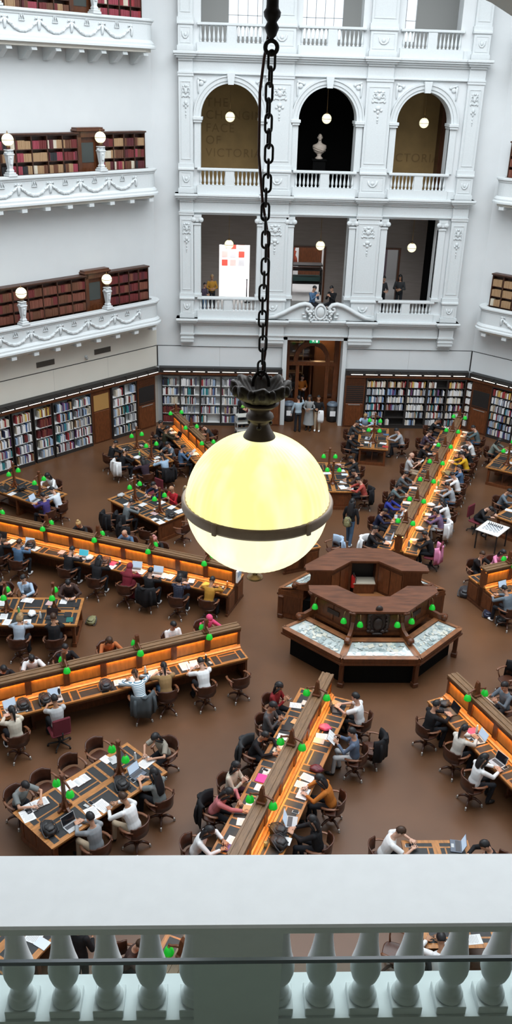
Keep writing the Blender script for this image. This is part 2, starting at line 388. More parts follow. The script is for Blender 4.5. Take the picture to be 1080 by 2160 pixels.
def cupm():
    m = MB(); m.tube([(-.14, 0, .12), (-.12, 0, -.02), (-.05, 0, -.1), (.05, 0, -.1), (.12, 0, -.02), (.14, 0, .12)], .03, 6); m.ball((0, 0, .02), (.06, .03, .07), 8, 6)
    return m.mesh('cup_ornament', STONE)
CUP = cupm()
nt_ = [2]
def trim(m, label, mats=STONE, cat='trim'):
    nt_[0] += 1
    return struct(m.build('trim_%d' % nt_[0], mats), label, cat)
LV = [('lower', 5.04, 5.94), ('arched', 10.24, 11.23), ('top', 15.49, 16.5)]
NM = ['far left', 'inner left', 'inner right', 'far right']
for nm, zc, zr in LV:
    m = MB()
    for (x0, x1, dy) in [(-6.3, 6.3, 0)]+[(a-.2, b+.2, .1) for a, b in PIL]:
        y = 16.8-dy
        m.bb((x0, y, zc-.1), (x1, R, zc), 0, None, .02); m.bb((x0+.05, y+.06, zc-.16), (x1-.05, R, zc-.1)); m.bb((x0+.12, y+.16, zc-.24), (x1-.12, R, zc-.16)); m.bb((x0+.2, y+.25, zc-.32), (x1-.2, R, zc-.24))
    m.bb((-6.1, 17.14, zc-.72), (6.1, R, zc-.3)); m.bb((-6.12, 17.08, zc-.78), (6.12, R, zc-.72), 0, None, .01)
    for a, b in PIL: m.bb((a, 17.04, zc-.72), (b, R, zc-.3)); m.bb((a-.03, 16.98, zc-.78), (b+.03, R, zc-.72))
    m.bb((-6.1, 17.08, zc), (6.1, R, zc+.3))
    trim(m, 'white cornice below the %s gallery of the far wall' % nm, cat='cornice')
    for k, (a, b) in enumerate(PIL):
        # pedestal block with cup ornament
        m = MB(); m.bb((a, 16.98, zc), (b, R, zr-.1)); m.bb((a-.05, 16.92, zr-.1), (b+.05, R, zr), 0, None, .02); m.bb((a-.04, 16.94, zc), (b+.04, R, zc+.2))
        w = b-a; z = (zc+.2+zr-.1)/2
        for q in ((a+.08, z-.25, a+.1, z+.25), (b-.1, z-.25, b-.08, z+.25), (a+.08, z+.25, b-.08, z+.28), (a+.08, z-.28, b-.08, z-.25)): m.bb((q[0], 16.965, q[1]), (q[2], 16.99, q[3]))
        p = trim(m, '%s pedestal of the %s gallery balustrade' % (NM[k], nm), cat='pedestal')
        inst(CUP, 'cup_ornament', p, ((a+b)/2, 16.97, z), 0, (1.3 if w > .8 else .9, 1, 1))
    if nm == 'top':
        z0, z1 = zr, 20.8
    else: z0, z1 = zr, {'lower': 9.46, 'arched': 14.71}[nm]
    for k, (a, b) in enumerate(PIL):
        m = MB(); m.bb((a, 17.04, z0), (b, R, z1)); m.bb((a-.04, 17.0, z0), (b+.04, R, z0+.16)); m.bb((a-.03, 17.0, z1-.1), (b+.03, R, z1), 0, None, .01)
        w = b-a; e = .09; zt = z1-.3
        for q in ((a+e, z0+.35, a+e+.025, zt), (b-e-.025, z0+.35, b-e, zt), (a+e, zt, b-e, zt+.03), (a+e, z0+.32, b-e, z0+.35)): m.bb((q[0], 17.02, q[1]), (q[2], 17.05, q[3]))
        p = trim(m, '%s white pilaster beside the %s gallery openings' % (NM[k], nm), cat='pilaster')
        for i, zz in enumerate([zt-1.28]+([z0+.7] if nm == 'top' and 0 else [])):
            inst(REL, 'relief_ornament', p, ((a+b)/2, 17.03, zz), 0, (1.25 if w > .8 else .75, 1.3, 1.05))
# ionic posts of the lower openings, imposts and archivolts of the arches
for k, (a, b) in enumerate(BAY):
    m = MB()
    for x, s in ((a, -1), (b, 1)):
        m.bb((x, 17.1, 5.94), (x+s*.28, 17.4, 9.0)); m.bb((x-s*.03, 17.04, 9.28), (x+s*.34, 17.4, 9.38)); m.bb((x-s*.04, 17.02, 5.94), (x+s*.34, 17.4, 6.06))
        m.bb((x-s*.02, 17.06, 8.97), (x+s*.31, 17.4, 9.05))
        for q in (-.02, .3):
            m.lathe([(.02, 0), (.1, .01), (.1, .1), (.06, .11), (0, .13)], 12, (0, 0, 0), 0, Matrix.Translation((x+s*q, 17.12, 9.18)) @ Matrix.Rotation(pi/2, 4, 'X'))
        m.bb((x, 17.05, 9.1), (x+s*.28, 17.4, 9.28))
    trim(m, 'ionic posts framing the %s opening of the lower gallery' % ['left', 'middle', 'right'][k], cat='posts')
    m = MB(); c, r = (a+b)/2, (b-a)/2; zs2 = ZS
    for r0, r1, y in ((r, r+.1, 17.12), (r+.1, r+.24, 17.08), (r+.24, r+.3, 17.04)):
        n = 28
        for i in range(n):
            q = []
            for t in (pi*i/n, pi*(i+1)/n):
                for rr in (r0, r1):
                    for yy in (y, 17.25): q.append((c+rr*cos(t), yy, zs2+rr*1.03*sin(t)))
            m.add(q, [(0, 2, 6, 4), (0, 4, 5, 1), (2, 3, 7, 6)], 0)
    for x, s in ((a, -1), (b, 1)):
        m.bb((x, 17.12, 11.23), (x+s*.26, 17.3, ZS-.12)); m.bb((x-s*.08, 17.0, ZS-.12), (x+s*.32, 17.9, ZS), 0, None, .015); m.bb((x-s*.04, 17.04, ZS-.2), (x+s*.29, 17.9, ZS-.12))
    m.prism([(c-.11, 0), (c+.11, 0), (c+.16, .42), (c-.16, .42)], -.1, .14, 0, Matrix.Translation((0, 17.08, ZS+r*1.03-.04)) @ Matrix.Rotation(pi/2, 4, 'X'))
    p = trim(m, 'moulded white surround of the %s arch' % ['left', 'middle', 'right'][k], cat='arch')
    for s in (-1, 1):
        sp = [(c+s*(r+.12-.3*u), 17.16, 14.55-.1*u) for u in (0, .3, .6, 1)]
        mm = MB(); mm.tube(sp, [.05, .045, .035, .02], 6); mm.tube([(c+s*(r+.1), 17.16, 14.5-.5*u) for u in (0, .4, .8, 1)], [.05, .04, .03, .02], 6); mm.ball((c+s*(r-.02), 17.16, 14.38), (.1, .03, .09), 9, 6); mm.ball((c+s*(r-.15), 17.16, 14.47), (.07, .03, .06), 8, 6)
        mm.build('spandrel_ornament', STONE, p)
# corbel band and consoles over the bookshelves
m = MB(); m.bb((-6.1, 17.3, 3.68), (-1.5, R, 4.25)); m.bb((1.4, 17.3, 3.68), (6.1, R, 4.25)); m.bb((-6.1, 17.26, 4.2), (6.1, R, 4.27))
for a, b in PIL:
    m.bb((a, 17.0, 3.95), (b, R, 4.72)); m.bb((a-.03, 16.95, 4.28), (b+.03, R, 4.34)); m.bb((a-.02, 16.97, 4.1), (b+.02, R, 4.14)); m.bb((a+.02, 17.1, 3.85), (b-.02, R, 3.95))
m.bb((-1.52, 17.2, 0), (-1.32, R, 4.2)); m.bb((1.22, 17.2, 0), (1.4, R, 4.2)); m.bb((-1.52, 17.2, 4.07), (1.4, R, 4.3))
trim(m, 'white band of consoles above the door and bookshelves', cat='frieze')
# white bulkhead bands, dark joints, black strip painting the shadow gap on top
m = MB()
for fr, s0, s1 in (('F', -HS+.01, -1.53), ('F', 1.41, HS-.01), ('L', .03, 14), ('R', .03, 14)):
    M = MFR(fr); m.bb((s0, 0, 2.73), (s1, .03, 3.64), 3 if fr == 'L' else 0, M); m.bb((s0, 0, 3.64), (s1, .012, 3.67), 1, M)  # left band gets cream as painted warm light; thin black strip as shadow
    n = int((s1-s0)/2.4)
    for i in range(1, n): m.bb((s0+(s1-s0)*i/n-.004, .02, 2.75), (s0+(s1-s0)*i/n+.004, .0305, 3.63), 2, M)
for P, d in ((CL, NL), (CR, NR)): m.box((P.x+(d.x*.03), P.y+d.y*.03-.01, 3.2), (.05, .05, .93), 1)
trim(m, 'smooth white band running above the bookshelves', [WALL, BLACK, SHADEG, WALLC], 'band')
# vents and a small camera on the left wall
for s, k in ((5.95, 'left'), (3.06, 'right')):
    o = at('L', s, 0, 3.98); t = thing('air_vent', '%s brown louvred vent under the lower left balcony' % k, 'vent', o, RD(225))
    m = MB(); m.box((0, .015, 0), (.86, .03, .22)); m.build('frame', mat('vent_brown', (.10, .085, .07), .6), t)
    m = MB(); [m.box((0, .035, -.085+.028*i), (.8, .012, .012)) for i in range(7)]; m.build('louvres', mat('vent_dark', (.06, .05, .04), .6), t)
t = thing('security_camera', 'small white dome camera between the two vents on the left wall', 'camera', at('L', 3.95, 0, 3.83), RD(225))
m = MB(); m.box((0, .03, .05), (.1, .06, .1)); m.build('bracket', STONE, t); m = MB(); m.ball((0, .09, 0), .06, 10, 7); m.build('dome', STEELG, t)

# door: pediment and joinery
m = MB(); cx = .06
for s in (-1, 1):
    path = [(cx+s*x, 16.86, z) for x, z in ((2.4, 5.12), (2.0, 5.2), (1.6, 5.38), (1.25, 5.58), (.95, 5.72), (.7, 5.78), (.5, 5.74), (.38, 5.62), (.42, 5.48), (.55, 5.42), (.64, 5.5), (.6, 5.6), (.52, 5.58))]
    m.tube(path, [.07, .09, .1, .1, .1, .1, .09, .085, .08, .07, .06, .05, .04], 8); m.tube([(x, y+.1, z-.13) for x, y, z in path[:6]], .05, 6)
    m.prism([(cx+s*2.2, 5.05), (cx+s*1.3, 5.45), (cx+s*.6, 5.66), (cx+s*.6, 5.05)], -.1, .1, 0, Matrix.Translation((0, 17.05, 0)) @ Matrix.Rotation(pi/2, 4, 'X'))
p = trim(m, 'broken scroll pediment over the entrance door', cat='pediment')
m = MB(); m.ball((cx, 16.9, 5.42), (.2, .1, .27), 14, 9); m.tube([(cx+.24*cos(a), 16.86, 5.42+.31*sin(a)) for a in [i*pi/9 for i in range(18)]], .05, 6, closed=True)
for i in range(9): m.ball((cx-.36+.09*i, 16.88, 5.1+.03*(i % 2)), (.07, .06, .06), 7, 5)
for s in (-1, 1):
    for j in range(5): m.ball((cx+s*(.42+.05*(j % 2)), 16.82, 5.45-.1*j), (.09-.01*j, .08, .07), 8, 6)
    for j in range(4): m.ball((cx+s*(.28+.02*j), 16.88, 5.2+.14*j), (.06, .05, .05), 7, 5)
    m.ball((cx+s*.7, 16.85, 5.2), (.1, .05, .05), 7, 5); m.ball((cx+s*.75, 16.86, 5.34), (.08, .05, .04), 7, 5)
m.ball((cx, 16.88, 5.74), (.13, .07, .06), 9, 6); m.build('cartouche', STONE, p)
d = thing('door_1', 'tall dark timber entrance with a round arched glass top', 'door', (0, 18.45, 0)); d['kind'] = 'structure'
m = MB(); m.bb((-1.32, -.1, 0), (-1.1, .1, 4.07)); m.bb((1.0, -.1, 0), (1.22, .1, 4.07)); m.bb((-1.32, -.1, 3.92), (1.22, .1, 4.07)); m.bb((-1.1, -.12, 2.56), (1.0, .12, 2.74))
for x in (-.78, .62): m.bb((x, -.08, 0), (x+.16, .08, 2.56))
n = 20; c, r = -.05, .86
for i in range(n):
    q = []
    for t0 in (pi*i/n, pi*(i+1)/n):
        for rr in (r-.2, r):
            for yy in (-.1, .1): q.append((c+rr*cos(t0), yy, 2.74+rr*1.15*sin(t0)))
    m.add(q, [(0, 2, 6, 4), (0, 4, 5, 1), (2, 3, 7, 6), (1, 5, 7, 3)])
m.build('door_frame', MWOOD, d)
m = MB(); m.bb((-1.1, 0, 2.74), (1.0, .01, 3.92)); m.bb((-1.1, 0, .9), (-.78, .01, 2.56)); m.bb((.78, 0, .9), (1.0, .01, 2.56)); m.build('door_glass', GLASS, d)
for x0, x1 in ((-1.1, -.78), (.78, 1.0)):
    m = MB(); m.bb((x0, -.05, 0), (x1, .05, .9)); m.bb((x0+.05, -.07, .1), (x1-.05, -.05, .8)); m.build('side_panel', MWOOD, d)
m = MB(); m.bb((-.02, .5, 0), (.02, 1.2, 2.5)); m.build('open_leaf', MWOOD, d)
t = thing('exit_sign', 'green exit sign above the entrance door', 'sign', (-.06, 17.5, 3.98))
m = MB(); m.box((0, 0, 0), (.46, .08, .22)); m.build('sign_box', mat('exit_green', (.0, .28, .10), .4, emit=(.0, .5, .18), es=.5), t)
m = MB(); W = mat('exit_white', (.9, .95, .9), .4, emit=(.85, 1, .9), es=.9)
m.box((.1, -.045, 0), (.09, .01, .15)); m.tube([(-.09, -.045, .06), (-.07, -.045, 0), (-.11, -.045, -.07)], .012, 5); m.tube([(-.07, -.045, 0), (-.03, -.045, -.03), (-.02, -.045, -.07)], .012, 5); m.tube([(-.13, -.045, 0), (-.08, -.045, .035), (-.03, -.045, .01)], .012, 5); m.ball((-.075, -.045, .085), (.02, .01, .02), 7, 5); m.build('pictogram', W, t)
# lobby behind the door
LOB = mat('lobby_ochre_wall', (.35, .17, .08), .7); m = MB()
m.bb((-2.2, 18.8, 0), (-2.1, 24, 4.5), 1); m.bb((1.8, 18.8, 0), (1.9, 24, 4.5)); m.bb((-2.2, 24, 0), (1.9, 24.1, 4.5), 1); m.bb((-2.2, 18, 4.5), (1.9, 24, 4.6)); m.bb((.4, 21.5, 0), (.5, 24, 4.5)); m.bb((.45, 21.4, 0), (1.9, 21.5, 4.5))
struct(m.build('wall_lobby', [LOB, DWOOD]), 'dim ochre lobby behind the entrance door')
t = thing('lobby_bookcase', 'pale shelf with dark ornaments seen through the arched door glass', 'shelf', (-1.0, 22.5, 0))
m = MB(); [m.box((0, 0, z), (1.8, .4, .05)) for z in (.1, 1.0, 1.9, 2.6, 3.3, 3.9)]; [m.box((x, 0, 2), (.05, .4, 3.9)) for x in (-.9, 0, .9)]; m.build('shelf_frame', mat('pale_timber', (.42, .36, .26), .6), t)
for i in range(4): m = MB(); m.lathe([(.1, 0), (.12, .1), (.05, .25), (.09, .4), (0, .45)], 9); tag(m.build('dark_ornament', BLACK, None, (-1.6+.4*i, 22.5, 2.63 if i % 2 else 3.33)), 'dark vase silhouette on the pale shelf seen through the arched door glass', 'ornament', 'dark ornaments on the lobby shelf')
t = thing('wall_lamp', 'glowing wall lamp inside the lobby at the top right of the door glass', 'lamp', (1.0, 21.36, 3.85))
m = MB(); m.lathe([(.06, 0), (.14, .14), (.15, .2)], 12); m.build('lamp_shade', mat('lobby_lamp', (.9, .7, .4), .5, emit=(1, .6, .22), es=9), t)
l = bpy.data.lights.new('lobby_light', 'POINT'); l.energy = 30; l.color = (1, .62, .3); l.shadow_soft_size = .15; o = bpy.data.objects.new('lobby_light', l); C.objects.link(o); o.location = (.5, 20.6, 3.6)
# bins
for x, k in ((-1.06, 'left'), (1.0, 'right')):
    t = thing('waste_bin', 'black waste bin with a blue grey lid at the %s of the entrance door' % k, 'bin', (x, 17.85, 0))
    m = MB(); m.lathe([(.22, 0), (.25, .05), (.26, .78), (0, .78)], 18); m.build('bin_body', BLACK, t)
    m = MB(); m.lathe([(.27, .78), (.28, .84), (.2, .93), (.12, .95), (.11, .88), (0, .87)], 18); m.build('lid', mat('bin_lid', (.12, .16, .21), .4), t)
    m = MB(); m.box((0, -.262, .45), (.26, .01, .25)); m.build('notice', PAPER, t)
# hanging globes of the galleries
GM = {}
def hang_globe(x, y, z, top, label, r=.2):
    t = thing('pendant_globe_lamp', label, 'lamp', (x, y, z), 0, 'small hanging globe lamps of the far galleries')
    if not GM:
        m = MB(); m.ball((0, 0, 0), r, 18, 12); GM['g'] = m.mesh('globe', GLOBE); m = MB(); m.tube([((r+.003)*cos(a), (r+.003)*sin(a), -.01) for a in [i*pi/12 for i in range(24)]], .008, 6, closed=True); m.lathe([(.07, r-.02), (.05, r+.04), (.012, r+.08)], 10); GM['b'] = m.mesh('band', BRASS)
    inst(GM['g'], 'globe', t); inst(GM['b'], 'band', t)
    m = MB(); m.tube([(0, 0, r+.06), (0, 0, top-z)], .012, 6); m.build('suspension_rod', BRASS, t)
for x, z, top, w in ((-4.03, 13.12, 15.3, 'left arch'), (.05, 13.16, 15.3, 'middle arch above the bust'), (4.2, 13.1, 15.3, 'right arch'), (-4.0, 7.92, 10, 'left opening of the lower gallery'), (.09, 7.96, 10, 'middle opening of the lower gallery'), (4.22, 7.96, 10, 'right opening of the lower gallery')):
    hang_globe(x, 18.8, z, top, 'glowing globe lamp hanging in the '+w)
# balustrades of the far galleries
def balu(h, r=.07, n=12):
    m = MB(); q = r
    m.lathe([(q, 0), (q, .06*h), (.55*q, .1*h), (.6*q, .14*h), (q*.98, .25*h), (q*1.02, .33*h), (.85*q, .45*h), (.5*q, .68*h), (.42*q, .8*h), (.6*q, .84*h), (.5*q, .88*h), (q*.9, .94*h), (q*.9, h)], n)
    return m.mesh('baluster', STONE)
for li, (nm, zc, zr) in enumerate(LV):
    h = zr-.1-(zc+.33); BMs = balu(h, .052)
    for k, (a, b) in enumerate(BAY):
        if li == 0 and k == 1: continue
        t = thing('balustrade', 'white balustrade across the %s opening of the %s gallery' % (['left', 'middle', 'right'][k], nm), 'balustrade', ((a+b)/2, 17.16, zc))
        w = (b-a); m = MB(); m.box((0, 0, zr-zc-.05), (w+.3, .3, .1), 0, 0, None, .02); m.build('rail', STONE, t); m = MB(); m.box((0, 0, .165), (w+.3, .28, .33)); m.build('plinth', STONE, t)
        m = MB(); m.box((0, 0, (zr-zc-.1+.33)/2), (.36, .24, h)); m.build('pier', STONE, t)
        L = w/2-.18
        for s in (-1, 1):
            for i in range(7): inst(BMs, 'baluster', t, (s*(.18+L*(i+.0)/6), 0, .33))
# ================================================================ side balconies
def sweep(m, prof, path, M=None, mi=0):
    # prof: closed list of (out, z); path: list of 2D points with outward normals
    n = len(prof); vs = []
    for (px, py), (nx, ny) in path:
        for o, z in prof: vs.append((px+nx*o, py+ny*o, z))
    fs = []
    for k in range(len(path)-1):
        for i in range(n):
            j = (i+1) % n; fs.append((k*n+i, k*n+j, (k+1)*n+j, (k+1)*n+i))
    fs += [list(range(n))[::-1], [(len(path)-1)*n+i for i in range(n)]]
    return m.add(vs, fs, mi, M)
def swag():
    m = MB(); pts = []
    for i in range(13):
        u = i/12; pts.append((1.22*(u-.5), .02, -.30*sin(pi*u)+.0))
    m.tube(pts, [.03+.03*sin(pi*i/12) for i in range(13)], 7)
    for i in range(1, 12): m.ball((pts[i][0], .05, pts[i][2]+.02*(-1)**i), (.045, .03, .04), 6, 4)
    for s in (-1, 1):
        m.tube([(s*.61, .02, .02), (s*.66, .03, -.08), (s*.64, .02, -.2), (s*.67, .02, -.27)], [.035, .05, .05, .02], 6); m.tube([(s*.61, .02, .02), (s*.52, .02, .07), (s*.5, .02, .01)], .022, 6); m.ball((s*.64, .03, .05), (.05, .03, .045), 7, 5)
    m.tube([(-.09, .02, .0), (-.05, .02, .14), (0, .02, .04), (.05, .02, .14), (.09, .02, 0)], .018, 5); m.tube([(-.11, .02, -.03), (.11, .02, -.03)], .018, 5); m.tube([(0, .02, -.03), (0, .02, .16)], .014, 5)
    return m.mesh('garland_relief', STONE)
SWAG = swag()
def herm():
    m = MB()
    m.box((0, 0, .04), (.36, .36, .08), 0, 0, None, .015); m.box((0, 0, .11), (.3, .3, .06), 0, 0, None, .02)
    r = lambda w, z: [(-w, -w, z), (w, -w, z), (w, w, z), (-w, w, z)]
    m.loft([r(.085, .14), (r(.1, .2)), r(.07, .26), r(.115, .66), r(.12, .7)], sm=False)
    m.box((0, 0, .73), (.3, .28, .06), 0, 0, None, .02); m.ball((0, 0, .8), (.14, .1, .07), 10, 6)
    for s in (-1, 1): m.tube([(s*.12, -.06, .8), (s*.15, 0, .77), (s*.12, .06, .8)], .035, 6)
    m.box((0, 0, .87), (.26, .24, .04), 0, 0, None, .01); m.box((0, .12, .5), (.1, .02, .18)); m.ball((0, .12, .62), (.05, .025, .05), 8, 5)
    return m.mesh('pedestal', STONE)
HERM = herm()
m = MB(); m.ball((0, 0, 0), .205, 20, 13); GL = m.mesh('globe', GLOBE)
m = MB(); m.tube([(.208*cos(a), .208*sin(a), 0) for a in [i*pi/12 for i in range(24)]], .009, 6, closed=True); m.lathe([(.09, -.26), (.06, -.22), (.1, -.175)], 12); m.lathe([(.035, .2), (.012, .25), (.02, .27), (0, .3)], 8); GLF = m.mesh('globe_fitting', BRASS)
LEVN = {0: 'lowest', 1: 'middle', 2: 'top'}; SIDE = {'L': 'left', 'R': 'right'}
ZB = {0: 5.94, 1: 11.23, 2: 16.5}
def balcony(fr, lv, s1=13.6):
    zr = ZB[lv]; M = MFR(fr); g = FRM[fr][3]
    t = thing('balcony', 'white %s balcony with garland reliefs on the %s wall' % (LEVN[lv], SIDE[fr]), 'balcony', at(fr, 0, 0, 0), FRM[fr][4])
    S = Matrix.Scale(g, 4, (1, 0, 0)) if g < 0 else Matrix.Identity(4)
    path = [((s1, .93), (0, 1)), ((1.0, .93), (0, 1))]
    for i in range(1, 10):
        a = pi/2*i/9; path.append(((1.0-.62*sin(a), .38+.55*cos(a)), (-sin(a), cos(a))))
    path.append(((.38, .03), (-1, 0)))
    m = MB(); z = zr
    sweep(m, [(-.26, z), (.05, z), (.07, z-.02), (.07, z-.08), (.0, z-.13), (-.2, z-.13), (-.26, z-.1)], path, S); m.build('coping', STONE, t)
    m = MB(); sweep(m, [(-.2, z-.13), (0, z-.13), (0, z-.17), (-.03, z-.2), (-.03, z-.72), (0, z-.75), (.07, z-.82), (.07, z-.88), (.13, z-.93), (.13, z-1.0), (-.2, z-1.02)], path, S); m.build('parapet', STONE, t)
    m = MB(); m.prism([(s1, .006), (s1, .9), (1.0, .9), (.62, .75), (.4, .38), (.4, .006)], z-1.12, z-1.0, 0, S); m.build('floor_slab', WALLC, t)
    for k in range(6):
        c = 1.70+1.35*(k+.5)
        inst(SWAG, 'garland_relief', t, (g*c, .905, z-.34), 0, (1.05, 1, 1.1))
    m = MB(); q = [(.006, 0), (.82, 0), (.86, -.12), (.6, -.12), (.25, -.38), (.006, -.42)] if lv == 2 else [(.006, 0), (.98, 0), (.98, -.12), (.5, -.13), (.006, -.16)]
    mm = MB(); mm.prism([(y, zz) for y, zz in q], -.11, .11, 0, Matrix(((0, 0, 1, 0), (1, 0, 0, 0), (0, 1, 0, 0), (0, 0, 0, 1)))); me = mm.mesh('modillion', STONE)
    for k in range(10):
        inst(me, 'modillion', t, (g*(.95+1.0*k), 0, z-1.12))
    return t
def lampstand(fr, lv, s, which):
    t = thing('globe_lamp_standard', 'white pedestal with a glowing globe on the %s %s balcony, %s' % (LEVN[lv], SIDE[fr], which), 'lamp', at(fr, s, .84, ZB[lv]), FRM[fr][4])
    inst(HERM, 'pedestal', t); inst(GL, 'globe', t, (0, 0, 1.2)); inst(GLF, 'globe_fitting', t, (0, 0, 1.2))

# ================================================================ books
BOOKC = {'dark red': (.13, .018, .018), 'brown': (.12, .045, .022), 'russet': (.16, .05, .03), 'maroon': (.085, .014, .018), 'tan': (.34, .21, .11), 'black': (.015, .015, .018), 'cream': (.58, .52, .42), 'white': (.72, .72, .72),
         'grey': (.28, .29, .31), 'blue': (.06, .12, .27), 'pale blue': (.28, .38, .52), 'green': (.03, .13, .08), 'red': (.28, .03, .035), 'yellow': (.55, .38, .08), 'navy': (.02, .025, .07), 'teal': (.03, .2, .22), 'pink red': (.27, .04, .06), 'plum': (.12, .05, .14)}
BM = {k: mat('book_'+k.replace(' ', '_'), c, .6) for k, c in BOOKC.items()}; BKEY = list(BOOKC)
PAL = {'leather': ['brown', 'russet', 'brown', 'russet', 'dark red', 'russet'], 'reds': ['dark red', 'maroon', 'dark red', 'russet'], 'mixed_old': ['brown', 'tan', 'dark red', 'pink red', 'tan', 'brown', 'black', 'cream', 'maroon'], 'pink': ['pink red', 'red', 'cream', 'pink red', 'dark red'],
       'tan': ['tan', 'tan', 'cream'], 'modern': ['white', 'grey', 'blue', 'pale blue', 'cream', 'black', 'dark red', 'white', 'navy', 'white', 'grey', 'cream', 'tan', 'teal', 'white', 'pale blue', 'plum', 'white', 'grey', 'black', 'cream', 'grey', 'white', 'red', 'grey'], 'white': ['white', 'white', 'cream', 'grey', 'white'], 'warm': ['cream', 'yellow', 'tan', 'dark red', 'cream', 'brown', 'white', 'red']}
BOOKS = []      # (size, matrix, colour, label, place)
CAMP = V((-4.246, -21.949, 14.487))
def shelf_row(fr, s0, s1, off, z, h, pal, place, fill=1., wmin=.022, wmax=.05, dep=.2, uni=0):
    s = s0+.015; base = rnd.choice(PAL[pal]); P, d, n, g, ang = FRM[fr]
    end = s0+(s1-s0)*fill; run = 0; hh = h
    while s < end-.02:
        if run <= 0:
            base = rnd.choice(PAL[pal]); run = rnd.randint(2, 9) if uni else rnd.randint(1, 2); hh = h*rnd.uniform(.9, 1) if uni else h*rnd.uniform(.7, 1)
        run -= 1; w = rnd.uniform(wmin, wmax); h1 = hh if uni else h*rnd.uniform(.72, 1.)
        if s+w > end: break
        if not uni and rnd.random() < .03: s += rnd.uniform(.03, .12); continue
        lean = 0 if uni or rnd.random() > .1 else rnd.uniform(-.14, .14)
        dp = dep*rnd.uniform(.8, 1); c = at(fr, s+w/2, off-dp/2-rnd.uniform(0, .02), z)
        Mx = Matrix.Translation(c) @ Matrix.Rotation(ang, 4, 'Z') @ Matrix.Rotation(lean, 4, 'Y')
        d2 = (c-CAMP).length; vis = w*h1/d2**2
        BOOKS.append((vis, Mx, (w*.94, dp, h1), base, place)); s += w+.001
BCM = [DARK, mat('case_wood', (.055, .02, .01), .45, noise=.3, nscale=6), PALE]
def bookcase(fr, s0, s1, off, z0, z1, cols, rows, label, pal, place, dep=.3, bh=.3, plinth=.1, fills=None, uni=0, hidden=0, cornice=True, back=0, side=1, ws=None):
    P, d, n, g, ang = FRM[fr]; L = s1-s0; mid = (s0+s1)/2
    t = thing('bookcase', label, 'bookcase', at(fr, mid, off-dep, z0), ang)
    m = MB(); H = z1-z0
    for i in range(cols+1): x = -L/2+L*i/cols; m.box((x, dep/2, H/2), (.035, dep, H), side)
    m.box((0, dep/2, plinth/2), (L, dep-.02, plinth), side); m.box((0, dep/2, H-.02), (L+.03, dep+.02, .04), side)
    m.build('carcass', BCM, t); m = MB(); m.box((0, .014, H/2), (L-.02, .02, H-.04), back); m.build('back_panel', BCM, t)
    ph = (H-plinth-.06)/rows
    for k in range(rows):
        mm = MB(); mm.box((0, dep/2, plinth+ph*k), (L-.03, dep-.02, .025), 2 if back == 2 else side); mm.build('shelf', BCM, t)
        if k < hidden: continue
        for c in range(cols):
            a = s0+L*c/cols+.02; b = s0+L*(c+1)/cols-.02
            f = 1 if fills is None else fills(rows-1-k, c)
            if f > .02:
                p = pal(rows-1-k, c) if callable(pal) else pal
                shelf_row(fr, min(a, b), max(a, b), off, z0+plinth+ph*k+.014, min(bh, ph-.06), p, '%s shelf of the %s' % (['top', 'second', 'third', 'fourth', 'fifth', 'lowest'][rows-1-k], place), f, uni=uni)
    if cornice:
        m = MB(); m.box((0, dep/2+.02, H+.03), (L+.1, dep+.1, .06), 1, 0, None, .015); m.build('cornice', BCM, t)
    return t
def old_door(fr, s0, s1, off, z0, z1, label, nm):
    P, d, n, g, ang = FRM[fr]; t = thing(nm, label, 'door', at(fr, (s0+s1)/2, .0, z0), ang); t['kind'] = 'structure'
    L = s1-s0; H = z1-z0; m = MB()
    for x in (-L/2+.08, L/2-.08): m.box((x, off/2, H/2), (.16, off, H))
    m.box((0, off/2, H-.1), (L, off, .2)); m.box((0, off/2+.04, H+.04), (L+.2, off+.12, .08), 0, 0, None, .02); m.box((0, off/2+.01, H+.11), (L+.1, off+.05, .06)); m.build('door_frame', DWOOD, t)
    m = MB(); m.box((0, .05, H/2-.1), (L-.32, .05, H-.2)); 
    for x in (-.2, .2): m.box((x, .085, H*.28), (.26, .02, H*.34), 0, 0, None, .01)
    lf = m.build('door_leaf', MWOOD, t); m = MB(); m.box((0, .085, H*.68), (L-.55, .015, H*.3)); m.build('glass_pane', mat('door_pane', (.06, .07, .065), .15), lf)
for lv in (0, 1, 2): balcony('L', lv)
for lv in (0, 1, 2): balcony('R', lv)
for lv in (0, 1, 2):
    lampstand('L', lv, 3.3, 'nearer the corner'); lampstand('L', lv, 7.32, 'further from the corner')
lampstand('R', 0, 3.3, 'beyond the picture edge')
for lv, (p1, p2) in enumerate((('leather', 'reds'), ('mixed_old', 'mixed_old'), ('mixed_old', 'pink'))):
    z0 = ZB[lv]-.99; z1 = z0+2.29; nm = LEVN[lv]
    bookcase('L', .66, 2.78, .3, z0, z1, 4, 5, 'short dark bookcase right of the door on the %s left balcony' % nm, p2, 'short bookcase, %s left balcony' % nm, uni=1, hidden=2, back=1)
    bookcase('L', 3.96, 9.4, .3, z0, z1, 8, 5, 'long dark bookcase left of the door on the %s left balcony' % nm, p1, 'long bookcase, %s left balcony' % nm, uni=1, hidden=2, back=1)
    old_door('L', 2.8, 3.94, .28, z0, z1+.08, 'dark panelled door between bookcases on the %s left balcony' % nm, 'door_%d' % (lv+2))
bookcase('R', .66, 2.78, .3, 4.955, 7.24, 4, 5, 'dark bookcase on the lowest right balcony', 'tan', 'bookcase, lowest right balcony', uni=1, hidden=2, back=1)
bookcase('R', .66, 2.78, .3, 10.245, 12.53, 4, 5, 'dark bookcase on the middle right balcony', 'leather', 'bookcase, middle right balcony', uni=1, hidden=2, back=1)
